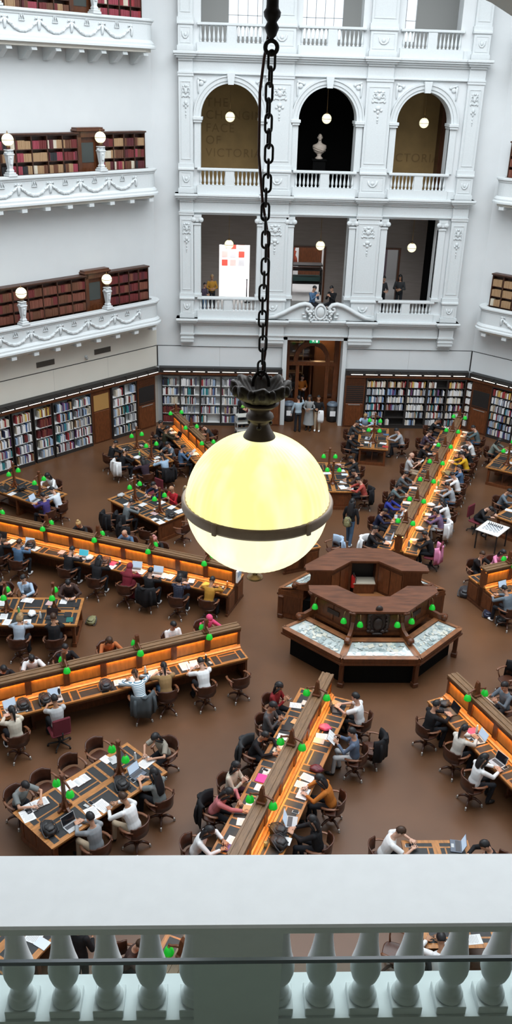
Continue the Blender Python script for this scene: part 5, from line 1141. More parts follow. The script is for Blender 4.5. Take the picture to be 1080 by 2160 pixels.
PEOPLE = """DR1|D|6.96|13.81|157.5|write|short|black|tealgrey|L|denim|dark-haired person in a teal-grey jumper writing with head bowed|w
DR2|D|6.35|12.31|157.5|write|short|black|white|L|dark|black-haired person in a white shirt bent over a notebook|w
DR3|D|6.02|11.43|157.5|write|bob|black|black|L|dark|person in a black top beside the one in yellow|w
DR4|D|5.7|10.76|157.5|write|pony|black|yellow|L|dark|woman with a black ponytail in a yellow top|w
DR5|D|5.13|9.38|157.5|type|short|black|blue|L|dark|man in a slate blue shirt next to the woman in yellow|w
DR6|D|4.85|8.66|157.5|write|cap|black|white|L|olive|man in a white shirt and dark cap hunched at the glowing desk|w
DR7|D|4.43|7.7|157.5|write|short|black|grey|L|denim|man in a pale grey hoodie leaning on the glowing desk|w
DR8|D|3.91|6.27|157.5|write|long|black|white|L|denim|woman with long black hair in a white top|w
DR9|D|3.5|5.47|157.5|write|bob|black|mauve|L|white|woman in a white vest with purple sleeves|w
DR10|D|2.77|3.68|157.5|write|short|black|black|L|dark|person in black at the near end of the glowing desk|r
DL1|D|5.07|14.99|-22.5|reach|short|black|black|L|dark|person in black reaching over the far end of the desk|w
DL2|D|4.42|13.42|-22.5|write|short|brown|plaid|L|dark|person in a plaid shirt writing at the far end of the desk|w
DL3|D|3.98|11.9|-22.5|write|short|brown|black|L|dark|person in a black coat bent low over papers|w
DL4|D|3.23|10.55|-22.5|book|bald|skin|palegrey|S|beige|bald man in a pale tee holding up a paper|w
DL5|D|2.55|8.89|-22.5|write|short|black|slate|L|dark|man in a slate jumper crouched over the desk|w
DL6|D|2.08|7.78|-22.5|write|bob|black|tealgrey|L|dark|woman with a black bob in a grey-green top|w
DL7|D|1.73|6.68|-22.5|type|long|black|cobalt|L|dark|woman in a cobalt blue top|w
DL8|D|1.21|5.67|-22.5|write|short|black|navy|L|dark|person in a navy jacket|w
DL9|D|0.75|4.1|-22.5|type|short|black|black|L|dark|person in black at the near end with a white coat behind|w
CL1|C|-6.96|13.8|22.5|book|short|black|black|L|dark|man in black sitting upright near the far bookshelves|w
CL3|C|-6.67|13.1|22.5|type|short|black|olive|L|dark|man in dark olive behind a blue laptop|w
CL4|C|-5.88|11.02|22.5|book|short|black|blue|L|dark|man in a blue shirt holding a large white sheet|w
CR1|C|-4.68|14.06|-157.5|slump|short|brown|charcoal|S|dark|person with hands on a bowed head behind the screen near the globe|w
BS0|B|-11.29|3.0|67.5|type|short|black|black|L|dark|person in black cut by the left edge of the picture|w
BS1|B|-10.62|2.72|67.5|type|short|brown|denim|L|dark|brown-haired person in a denim blue shirt at a white laptop|w
BS2|B|-9.01|2.23|67.5|write|short|black|black|L|dark|dark-haired man in black beside the turquoise laptop screen|w
BS3|B|-8.05|1.66|67.5|write|long|black|black|L|dark|woman with long black hair all in black|w
BS4|B|-7.08|1.25|67.5|write|hijab|maroon|maroon|L|robe|woman in a maroon headscarf and robe|w
BS5|B|-6.38|1.01|67.5|type|short|black|black|L|dark|person in black with a black coat over the chair|w
BS6|B|-5.48|0.59|67.5|type|bob|black|plaidblue|L|dark|person in a blue plaid shirt|w
BS7|B|-4.58|0.44|67.5|write|short|black|mustard|L|dark|man in a mustard hoodie at the desk end|w
BN2|B|-8.83|4.58|-112.5|write|bun|blond|black|L|dark|blond woman with a bun in black behind the screen|w
BN3|B|-7.25|3.92|-112.5|write|bald|skin|denim|L|dark|balding person in blue behind the screen|w
BN4|B|-6.22|3.5|-112.5|write|bun|pinkish|black|L|dark|pink-haired person in black behind the screen|w
AS0|A|-8.94|-5.53|113.3|type|pony|black|cream|L|dark|woman in a cream top with a dark patterned hem|w
AS1|A|-8.05|-5.1|113.3|type|short|black|palegrey|S|dark|black-haired man in a pale grey tee on a maroon office chair|r
AS2|A|-6.17|-4.13|113.3|slump|pony|brown|stripe|L|dark|woman in a blue and white striped top leaning to the desk|w
AS3|A|-5.56|-3.86|113.3|write|pony|black|tan|S|denim|woman in a tan tee with a dark ponytail|w
AS4|A|-4.6|-3.66|113.3|write|short|black|white|S|dark|curly-haired man in a white shirt|w
AN0|A|-9.7|-3.47|-66.7|write|short|black|black|L|dark|dark-haired person in black at the left edge behind the screen|w
AN1|A|-9.07|-2.98|-66.7|write|short|black|white|S|dark|black-haired man in a white tee behind the screen|w
AN2|A|-8.29|-2.66|-66.7|chin|short|black|black|L|dark|man in black with a hand to his face behind the screen|w
AN3|A|-7.22|-2.18|-66.7|write|long|brown|orangegrey|L|dark|woman in an orange scarf and grey coat behind the screen|w
AN4|A|-5.53|-1.67|-66.7|phone|short|black|white|L|dark|man in a white hoodie behind the screen|w
AN5|A|-4.66|-1.11|-66.7|write|cap|pink|pink|L|dark|person in a hot pink top behind the screen end|w
GW1|G|-2.88|-4.41|-22.5|phone|long|black|red|L|dark|long-haired woman in a dark red top looking at a phone|w
GW2|G|-3.07|-5.18|-22.5|phone|cap|black|vest|L|dark|person in a grey padded vest and black cap|w
GW3|G|-3.43|-6.05|-22.5|write|short|black|black|L|dark|person in black with a bag on the chair|w
GW4|G|-3.96|-7.21|-22.5|phone|long|black|cream|L|plum|woman in a cream jacket holding a phone|w
GW5|G|-4.32|-7.84|-22.5|reach|long|black|rose|L|dark|woman in a rose patterned top reaching across the desk|w
GW6|G|-4.68|-8.95|-22.5|write|long|black|white|L|dark|woman in a white top above the stone rail|w
GE1|G|-0.82|-4.96|157.5|type|short|black|white|S|dark|man in a white tee typing on a laptop|w
GE2|G|-1.1|-6.16|157.5|book|short|black|slateblue|L|pale|man in a slate blue jumper reading an open book|w
GE3|G|-1.8|-7.66|157.5|write|long|black|rust|L|dark|woman in a rust jumper with black hair|w
GE4|G|-2.2|-8.84|157.5|type|long|black|black|L|dark|person in black at a silver laptop|w
FW1|F|0.8|-5.21|22.5|type|short|black|black|L|dark|man in black at a black laptop|w
FW2|F|1.28|-6.09|22.5|type|pony|black|ivory|L|dark|woman with a low ponytail in an ivory cardigan|w
FW3|F|1.46|-7.03|22.5|type|long|black|white|L|dark|woman in a fluffy white jacket at the silver laptop|w
FE1|F|2.9|-4.38|-157.5|book|short|black|steel|L|dark|man in a grey suit jacket reading a book|w
EN1|E|3.96|2.56|-67.5|chin|short|brown|black|S|dark|man in a black printed tee at the desk end|w
EN2|E|4.65|2.84|-67.5|write|long|black|pinkpale|L|dark|woman in a pink top behind the screen at the right|w
ES1|E|4.32|0.11|112.5|write|short|black|steel|L|dark|person in a steel grey top cut by the right edge|w
T1a|T1|-8.46|-7.59|-44.7|write|short|black|greytee|S|dark|tattooed man in a grey tee writing at the table corner|w
T1b|T1|-6.66|-8.82|135.3|type|short|black|greymarl|L|beige|man in a grey marl jumper seen from behind|w
T1c|T1|-5.95|-8.3|135.3|write|short|brown|white|L|beige|brown-haired man in a white jacket|w
T1d|T1|-5.48|-7.55|135.3|type|vlong|black|greytee|S|dark|woman with very long black hair down a grey tee|w
T1e|T1|-5.46|-6.04|-134.7|write|long|black|stone|S|dark|woman facing us in a stone grey tee with a strap|w
T2a|T2|-10.65|0.86|-90.0|write|short|black|black|S|dark|man in a black tee bent over papers|w
T2b|T2|-9.97|0.86|-90.0|chin|short|black|sky|L|dark|man in a light blue shirt with a hand on his chin|w
T2c|T2|-8.71|0.78|-90.0|write|short|black|umber|L|dark|person in a dark brown top leaning in at the table end|w
T2d|T2|-9.7|-1.62|90.0|write|bob|fair|mist|L|dark|fair-haired person in a misty blue top|w
T2e|T2|-8.73|-1.62|90.0|type|short|brown|black|L|dark|person in black at a dark laptop|w
T3a|T3|-10.48|8.46|-124.4|write|long|black|white|L|dark|woman with black hair in a white top|w
T3b|T3|-10.33|6.24|145.6|type|short|black|purple|L|dark|person in a purple jumper with a pink back panel|w
T3c|T3|-10.01|6.83|145.6|write|short|black|ice|L|dark|person in an ice white hoodie|w
T4a|T4|-8.75|11.42|32.6|write|short|black|black|L|dark|person in black with a pale paper at the far table|w
T4b|T4|-8.22|10.59|32.6|write|short|black|black|L|dark|person in black with a white jacket behind the chair|w
T4c|T4|-7.13|9.61|122.6|write|long|black|aubergine|L|dark|woman in dark aubergine with black hair|w
T4d|T4|-6.39|10.08|122.6|write|pony|black|lightdenim|L|dark|woman in a light denim shirt with a ponytail|w
T4e|T4|-6.22|11.7|-147.4|write|short|black|steel|S|dark|man in a steel blue tee leaning forward|w
T4f|T4|-6.68|12.42|-147.4|write|long|black|black|L|dark|woman with long black hair in black at the far table|w
T5a|T5|-7.6|5.89|45.0|write|short|black|greyhood|L|dark|person in a grey hooded top among dark coats|w
T5b|T5|-5.96|7.2|-135.0|phone|bald|skin|scarlet|L|dark|man in a scarlet jumper and glasses|w
T5c|T5|-6.47|7.7|-135.0|write|short|black|navy|L|dark|person in navy hidden behind the lamp post|w
T6a|T6|1.17|10.27|180.0|write|short|black|vestblack|L|dark|person in a black vest with white sleeves reaching over papers|w
T6b|T6|1.09|8.95|180.0|write|short|black|umber|L|dark|person in dark brown between two readers|w
T6c|T6|1.17|8.16|180.0|write|short|black|brick|L|dark|person in a brick red top|w
T7a|T7|2.22|15.52|-100.4|write|short|fair|sky|L|dark|fair-haired person in a sky blue shirt at the table head|w
T7b|T7|1.4|14.4|-10.4|write|short|black|charcoal|L|dark|person in charcoal at the far side table|w
T7c|T7|1.11|12.8|-10.4|type|short|black|black|L|dark|person in black at the near side of the far table|w
T7d|T7|3.54|13.43|169.6|write|short|black|grey|L|dark|person in a pale grey jumper hunched at the table|w
T8a|T8|7.17|12.55|-33.5|write|long|black|greygreen|L|dark|long-haired woman in a grey-green top|w
T10a|T10|5.01|6.37|-45.0|slump|short|black|black|L|dark|person in black slumped on a maroon office chair by the chess board|r
T10b|T10|6.15|7.52|-45.0|write|short|black|steel|L|dark|person in grey with a red collar|w
T9a|T9|-0.91|-9.06|-0.0|write|short|brown|white|S|dark|bearded man in a white tee above the stone rail|w
T9b|T9|1.27|-9.4|180.0|write|short|black|black|L|dark|dark-haired person whose head just clears the stone rail|w
ST1|S|-0.75|16.31|100.0|point|short|black|paleblue|L|dark|man in a pale blue jacket pointing with one arm|n
ST2|S|-0.22|16.58|250.0|stand|long|black|coatgrey|L|dark|woman in a long grey coat carrying white papers|n
ST3|S|0.17|16.47|260.0|hold|short|black|black|L|beige|man in a black jumper with a white coat over his arm|n
ST4|S|-3.31|16.51|-60.0|stand|short|black|black|L|dark|worker in black with a lime green bib by the trolley|n
ST5|S|0.23|5.24|60.0|walk|vlong|black|black|L|denim|woman in a long black coat walking with a backpack|n"""
ITEMS = """paper|G|-|-2.36|-4.59|350.0|white|GW1
note|G|-|-2.08|-4.52|338.0|palegrey|GW1
note|G|-|-2.63|-5.43|351.0|black|GW2
note|G|-|-2.38|-5.23|326.0|tan|GW2
paper|G|-|-2.72|-5.75|341.0|white|GW2
book|G|-|-2.83|-6.14|334.0|cream|GW3
bottle|G|-|-3.0|-6.87|346.0|coral|GW3
phone|G|-|-3.19|-6.85|328.0|white|GW3
phone|G|-|-3.21|-6.99|348.0|black|GW4
note|G|-|-3.25|-7.13|339.0|magenta|GW4
paper|G|-|-3.1|-6.92|349.0|white|GW4
paper|G|-|-3.3|-7.41|337.0|white|GW4
paper|G|-|-3.48|-7.85|336.0|white|GW4
note|G|-|-3.59|-8.01|346.0|tan|GW5
paper|G|-|-3.7|-8.38|351.0|white|GW5
paper|G|-|-3.91|-8.88|334.0|white|GW6
note|G|-|-3.97|-9.07|351.0|purple|GW6
laptop|G|+|-1.38|-4.74|170.0|black|GE1
note|G|+|-1.34|-4.51|148.0|tan|GE1
cloth|G|+|-1.73|-5.46|161.0|pink|GE2
note|G|+|-1.91|-5.89|163.0|magazine|GE2
paper|G|+|-1.82|-5.73|170.0|white|GE2
cloth|G|+|-2.06|-6.85|162.0|burgundy|GE3
paper|G|+|-2.28|-7.09|147.0|white|GE3
paper|G|+|-2.42|-7.31|157.0|white|GE3
book|G|+|-2.41|-7.58|157.0|white|GE3
phone|G|+|-2.61|-8.11|158.0|white|GE4
laptop|G|+|-2.73|-8.39|170.0|silver|GE4
bag|G|+|-3.01|-8.68|153.0|black|GE4
bag|G|+|-3.02|-9.0|150.0|black|GE4
cup|G|+|-3.28|-9.02|158.0|olive|GE4
paper|G|+|-2.9|-8.87|161.0|white|GE4
laptop|A|+|-9.2|-4.77|126.0|silver|AS0
bag|A|+|-8.95|-4.67|116.0|black|AS0
paper|A|+|-8.98|-4.68|107.0|white|AS0
bag|A|+|-8.46|-4.46|125.0|black|AS1
laptop|A|+|-8.23|-4.35|113.0|silver|AS1
bottle|A|+|-8.17|-4.19|118.0|black|AS1
bag|A|+|-7.07|-3.9|113.0|charcoal|AS2
book|A|+|-6.71|-3.7|105.0|white|AS2
book|A|+|-6.46|-3.6|119.0|rose|AS2
bottle|A|+|-6.13|-3.31|121.0|clear|AS3
paper|A|+|-5.91|-3.32|105.0|white|AS3
paper|A|+|-5.13|-2.98|112.0|white|AS4
paper|A|+|-4.89|-2.88|109.0|white|AS4
bottle|A|+|-4.59|-2.78|104.0|black|AS4
book|A|+|-4.89|-2.99|105.0|white|AS4
phone|A|+|-4.47|-2.84|126.0|black|AS4
laptop|B|+|-11.42|3.93|78.0|black|BS0
paper|B|+|-11.05|3.81|64.0|white|BS0
laptop|B|+|-10.45|3.53|74.0|silver|BS1
paper|B|+|-10.18|3.33|55.0|white|BS1
bag|B|+|-10.35|3.48|79.0|black|BS1
note|B|+|-9.31|3.11|69.0|rose|BS2
laptop|B|+|-8.6|2.76|76.0|turquoise|BS2
paper|B|+|-8.8|2.88|61.0|white|BS2
cloth|B|+|-8.36|2.7|64.0|white|BS2
bag|B|+|-7.82|2.42|63.0|brown|BS3
paper|B|+|-8.02|2.55|81.0|white|BS3
paper|B|+|-7.61|2.2|66.0|white|BS3
note|B|+|-7.6|2.4|67.0|pink|BS3
cup|B|+|-7.38|2.37|80.0|purple|BS3
laptop|B|+|-6.84|2.03|79.0|silver|BS4
paper|B|+|-6.66|1.9|65.0|white|BS4
phone|B|+|-7.12|2.27|62.0|black|BS4
laptop|B|+|-6.17|1.75|76.0|silver|BS5
paper|B|+|-5.96|1.67|57.0|white|BS5
paper|B|+|-5.76|1.62|64.0|white|BS5
laptop|B|+|-5.42|1.44|78.0|black|BS6
note|B|+|-5.11|1.37|79.0|white|BS6
note|B|+|-4.66|1.18|60.0|yellow|BS7
bottle|B|+|-4.02|0.99|56.0|orange|BS7
phone|B|+|-4.15|1.02|76.0|black|BS7
paper|T2|+|-10.3|-0.68|93.0|white|T2d
paper|T2|+|-10.15|-0.97|83.0|white|T2d
bottle|T2|-|-9.91|-0.51|270.0|green|T2d
book|T2|-|-9.81|0.17|258.0|white|T2b
cloth|T2|+|-9.53|-0.57|96.0|white|T2d
bottle|T2|+|-9.26|-0.77|91.0|clear|T2d
paper|T2|+|-9.59|-0.97|96.0|white|T2d
note|T2|-|-9.15|0.04|258.0|rose|T2c
bottle|T2|-|-9.02|-0.52|274.0|green|T2e
paper|T2|-|-8.76|0.15|266.0|white|T2c
note|T2|-|-8.39|-0.05|270.0|black|T2c
laptop|T2|+|-8.97|-0.71|85.0|black|T2e
note|T2|+|-8.44|-0.83|94.0|teal|T2e
note|T2|+|-8.54|-0.56|92.0|black|T2e
paper|T2|-|-10.5|0.02|273.0|white|T2a
book|T1|-|-7.96|-7.84|303.0|white|T1a
paper|T1|-|-8.15|-7.98|308.0|white|T1a
paper|T1|-|-8.15|-8.18|303.0|white|T1a
book|T1|-|-7.48|-7.36|312.0|rose|T1a
book|T1|-|-7.19|-7.17|315.0|white|T1a
note|T1|-|-6.57|-6.53|304.0|palegrey|T1e
note|T1|-|-6.74|-6.52|320.0|white|T1e
bag|T1|+|-7.64|-8.61|135.0|black|T1b
laptop|T1|+|-7.19|-8.48|135.0|silverdark|T1b
phone|T1|+|-6.9|-7.84|138.0|white|T1b
phone|T1|+|-6.98|-7.92|147.0|black|T1b
paper|T1|+|-6.64|-7.92|138.0|white|T1c
paper|T1|+|-6.83|-8.12|124.0|white|T1b
bag|T1|+|-6.31|-7.35|125.0|black|T1d
laptop|T1|+|-6.0|-6.99|141.0|steel|T1d
phone|T1|+|-6.09|-7.17|130.0|white|T1d
paper|T1|i|-5.84|-6.61|232.0|white|T1e
bottle|T1|i|-6.09|-6.54|226.0|clear|T1e
laptop|F|-|1.42|-4.83|379.0|black|FW1
cup|F|-|1.27|-4.46|389.0|cream|FW1
cloth|F|-|1.35|-4.56|374.0|charcoal|FW1
laptop|F|-|1.84|-5.83|376.0|silver|FW2
note|F|-|1.77|-5.53|377.0|pink|FW2
bottle|F|-|1.86|-5.59|380.0|clear|FW2
paper|F|-|1.68|-5.67|394.0|white|FW2
laptop|F|-|2.06|-6.65|391.0|silverdark|FW3
phone|F|-|2.21|-6.78|392.0|white|FW3
laptop|E|-|4.44|1.04|116.0|blackwhite|ES1
note|E|-|4.08|0.94|99.0|brown|ES1
note|D|-|6.53|14.51|152.0|white|DR1
paper|D|-|6.35|14.01|158.0|white|DR1
paper|D|-|5.67|12.36|169.0|white|DR2
paper|D|-|5.17|11.16|154.0|white|DR4
bag|D|-|4.6|9.69|159.0|olive|DR5
bottle|D|-|4.06|8.72|167.0|green|DR6
cup|D|-|3.92|8.35|153.0|white|DR7
paper|D|-|3.94|8.18|164.0|white|DR7
cloth|D|-|3.39|6.89|160.0|white|DR8
cup|D|-|2.99|6.11|158.0|yellow|DR9
paper|D|-|3.11|6.18|161.0|white|DR8
cloth|D|-|2.59|4.96|157.0|white|DR9
note|D|-|2.19|4.02|147.0|yellow|DR10
paper|D|-|2.28|4.19|169.0|white|DR10
bottle|D|-|1.99|3.73|171.0|blue|DR10
phone|D|-|1.97|3.64|167.0|black|DR10
book|D|+|5.79|14.99|-27.0|white|DL1
paper|D|+|4.94|12.95|-19.0|white|DL2
paper|D|+|4.47|11.89|-15.0|white|DL3
phone|D|+|3.81|10.15|-35.0|white|DL4
paper|D|+|3.05|8.46|-14.0|white|DL5
phone|D|+|2.71|7.54|-34.0|black|DL6
paper|D|+|2.56|7.13|-10.0|white|DL6
paper|D|+|2.32|6.49|-30.0|white|DL7
laptop|D|+|2.03|5.92|-10.0|silver|DL7
note|D|+|1.76|5.12|-30.0|black|DL8
paper|D|+|1.33|4.03|-22.0|white|DL9
laptop|D|+|1.41|4.26|-13.0|steel|DL9
paper|C|+|-6.52|14.35|36.0|white|CL1
paper|C|+|-6.33|13.96|28.0|white|CL1
laptop|C|+|-6.13|13.41|32.0|navy|CL3
paper|C|+|-5.34|11.56|19.0|white|CL4
paper|T4|+|-8.19|11.91|40.0|white|T4a
paper|T4|+|-7.64|12.35|29.0|rose|T4f
bottle|T4|-|-7.54|11.24|225.0|green|T4b
cloth|T4|+|-7.61|10.98|40.0|white|T4b
phone|T4|i|-7.3|10.36|119.0|white|T4c
paper|T4|-|-6.84|11.1|221.0|white|T4e
paper|T4|i|-6.8|10.71|110.0|white|T4d
phone|T4|i|-7.01|10.76|135.0|purple|T4d
cloth|T5|+|-7.87|7.4|50.0|palegrey|T5c
bottle|T5|+|-7.46|6.97|40.0|clear|T5a
paper|T5|+|-7.57|6.74|49.0|white|T5a
paper|T5|+|-7.03|6.71|53.0|white|T5a
paper|T5|-|-6.38|6.89|229.0|white|T5b
paper|T5|-|-5.99|6.51|236.0|white|T5b
paper|T5|-|-5.68|6.2|223.0|white|T5b
bag|T5|i|-6.0|5.75|130.0|black|T5b
paper|T5|i|-6.49|5.49|131.0|white|T5a
paper|T5|i|-6.34|5.36|129.0|white|T5a
note|T5|i|-6.06|5.58|134.0|palegrey|T5a
note|T5|i|-6.57|5.99|142.0|rose|T5a
cup|T5|-|-6.57|6.13|235.0|plum|T5a
paper|T3|+|-11.83|7.49|59.0|white|T3a
laptop|T3|i|-10.88|6.92|154.0|silver|T3c
note|T3|i|-10.76|6.73|159.0|red|T3b
note|T3|i|-11.09|6.96|150.0|blue|T3b
paper|T3|i|-10.59|6.66|134.0|white|T3b
bag|T3|-|-11.55|7.84|239.0|black|T3a
laptop|T3|+|-12.19|7.77|42.0|black|T3a
paper|T6|+|-0.1|9.74|5.0|white|T6a
paper|T6|-|0.49|10.0|194.0|white|T6a
note|T6|-|0.58|9.63|180.0|ice|T6b
note|T6|-|0.43|10.62|192.0|rose|T6a
paper|T6|-|0.45|8.9|167.0|white|T6b
book|T6|-|0.34|8.41|193.0|white|T6c
paper|T6|-|0.61|8.33|171.0|white|T6c
paper|T7|+|2.38|14.73|-1.0|white|T7a
laptop|T7|+|2.08|13.57|-16.0|silver|T7b
bottle|T7|+|2.04|12.58|-13.0|clear|T7c
paper|T7|-|2.64|13.02|159.0|white|T7d
note|T7|-|2.67|12.63|157.0|red|T7d
note|T7|-|2.94|14.06|177.0|blue|T7d
paper|T7|+|2.0|13.11|-4.0|white|T7c
paper|T8|+|7.66|12.24|-44.0|white|T8a
paper|T8|-|7.95|12.3|150.0|white|T8a
paper|T8|+|7.56|11.06|-40.0|white|T8a
paper|T10|+|6.2|6.58|-34.0|white|T10b
laptop|T9|-|0.57|-9.05|350.0|steel|T9b
phone|T9|-|-0.4|-9.03|362.0|white|T9a
paper|T11|+|-7.47|-11.08|158.0|white|
note|T11|+|-7.29|-11.2|148.0|ice|
paper|T9|+|0.37|-11.19|185.0|white|T9b"""

DESC = {}; SPOT = {}
def short(d, n=7):
    w = d.split(); c = w[:n]
    for i in range(4, len(c)):
        if c[i] in ('with', 'behind', 'writing', 'leaning', 'looking', 'beside', 'bent', 'reading', 'typing', 'in', 'at', 'reaching', 'holding', 'seen', 'seated', 'hunched', 'half', 'near', 'facing', 'over', 'above', 'from'): c = c[:i]; break
    while c[-1] in ('a', 'the', 'and', 'of', 'in', 'at', 'her', 'his', 'with', 'to', 'on', 'over', 'black', 'low') and len(c) > 4 and c[-1] != 'black': c.pop()
    return ' '.join(c)
def wc(*opts):
    for o in opts:
        if len(o.split()) <= 16: return o
    return ' '.join(opts[-1].split()[:16])
for ln in PEOPLE.split('\n'):
    pid, fr, x, y, a, pose, hair, hc, top, sl, legs, d, ch = ln.split('|'); x, y, a = float(x), float(y), RD(float(a)+ (rnd.uniform(-9, 9) if ch != 'n' else 0))
    DESC[pid] = (d, fr); SPOT[pid] = (x, y, a)
    lb = wc(d+', '+DN[fr], d) if fr in DN and not any(q in d for q in ('desk', 'table')) else d
    person((x, y, 0), a, pose, hair, hc, top, sl, legs, lb, 'readers at the desks' if ch != 'n' else 'standing visitors', rnd.uniform(.99, 1.02))
    if ch in 'wr':
        chair(wc('%s under the %s, %s' % ('maroon office chair' if ch == 'r' else 'wooden swivel chair', d, DN.get(fr, '')), '%s under the %s, %s' % ('maroon office chair' if ch == 'r' else 'wooden swivel chair', short(d), DN.get(fr, '')), '%s under the %s' % ('maroon office chair' if ch == 'r' else 'wooden chair', d)), (x-.03*cos(a), y-.03*sin(a), 0), a, 'chairs in use around the desks', ch == 'r')
# people of the galleries and lobby
for x, y, z, a, pose, hair, hc, top, sl, legs, lb, sc in (
    (-4.76, 18.9, 4.95, 280, 'phone0', 'short', 'fair', 'mustard', 'L', 'dark', 'fair-haired woman in a mustard top standing in the left gallery opening', .93),
    (-5.1, 18.35, 4.95, 330, 'stand', 'short', 'black', 'plaid', 'L', 'denim', 'child in a striped top beside the woman in mustard in the left gallery opening', .78),
    (-.2, 18.25, 4.95, 310, 'phone', 'short', 'black', 'denim', 'L', 'dark', 'person in a denim jacket and white scarf sitting in the middle gallery opening', 1),
    (.72, 18.3, 4.95, 230, 'phone', 'short', 'black', 'black', 'L', 'dark', 'person in black sitting in the middle gallery opening', 1),
    (3.05, 18.8, 4.95, 300, 'stand', 'short', 'black', 'charcoal', 'L', 'dark', 'dark figure at the left side of the right gallery opening', 1),
    (3.92, 19.2, 4.95, 250, 'stand', 'long', 'black', 'charcoal', 'L', 'dark', 'long-haired dark figure standing inside the right gallery opening', 1),
    (-.95, 19.4, 0, 270, 'stand', 'short', 'brown', 'black', 'L', 'dark', 'dark figure behind the left leaf of the entrance door', 1),
    (-.35, 19.6, 0, 290, 'stand', 'short', 'black', 'rust', 'L', 'dark', 'figure in a red-orange top walking in behind the entrance door', 1),
    (-5.78, -11.46, 0, -22, 'write', 'short', 'brown', 'umber', 'L', 'dark', 'brown-haired person in brown seen from above between the left balusters', 1),
    (-6.6, -11.5, 0, 60, 'stand', 'short', 'black', 'black', 'L', 'dark', 'black-haired person in black seen from above between the left balusters', 1),
    (-.35, -11.78, 0, 88, 'write', 'short', 'black', 'white', 'L', 'dark', 'person in white seen from above between the right balusters', 1)):
    person((x, y, z), RD(a), 'stand' if pose == 'phone0' else pose, hair, hc, top, sl, legs, lb, 'people in the galleries and lobby' if y > 0 else 'people below the stone rail', sc)
chair('wooden swivel chair under the brown-haired person seen between the left balusters', (-5.81, -11.45, 0), RD(-22), 'chairs in use around the desks')
chair('wooden swivel chair under the person in white seen between the right balusters', (-.35, -11.81, 0), RD(88), 'chairs in use around the desks')
# ================================================================ things on the desks
IC = dict(coral=(.6, .12, .1), magenta=(.55, .03, .28), purple=(.1, .05, .2), tan=(.42, .28, .14), magazine=(.5, .42, .38), burgundy=(.12, .015, .025), clear=(.5, .55, .56), orange=(.65, .2, .02), green=(.12, .4, .12), teal=(.01, .12, .1), rose=(.55, .38, .38), silver=(.45, .46, .48), silverdark=(.45, .46, .48), turquoise=(.45, .46, .48), blackwhite=(.02, .02, .02), steel=(.1, .12, .16), red=(.45, .03, .03), brown=(.1, .04, .02), yellow=(.65, .45, .1), olive=(.2, .19, .09), charcoal=(.03, .03, .035))
def im(c):
    return mat('item_'+c, IC.get(c) or COLS.get(c) or (.5, .5, .5), .5 if c not in ('white', 'cream') else .8)
KB = mat('keyboard_dark', (.03, .03, .035), .5); LIT = mat('screen_lit', (.1, .15, .2), .2, emit=(.55, .68, .85), es=.75); OFF = mat('screen_dark', (.012, .012, .015), .12); TQ = mat('screen_turquoise', (.05, .2, .25), .2, emit=(.05, .5, .65), es=.7)
INKG = mat('printed_ink', (.25, .25, .27), .8)
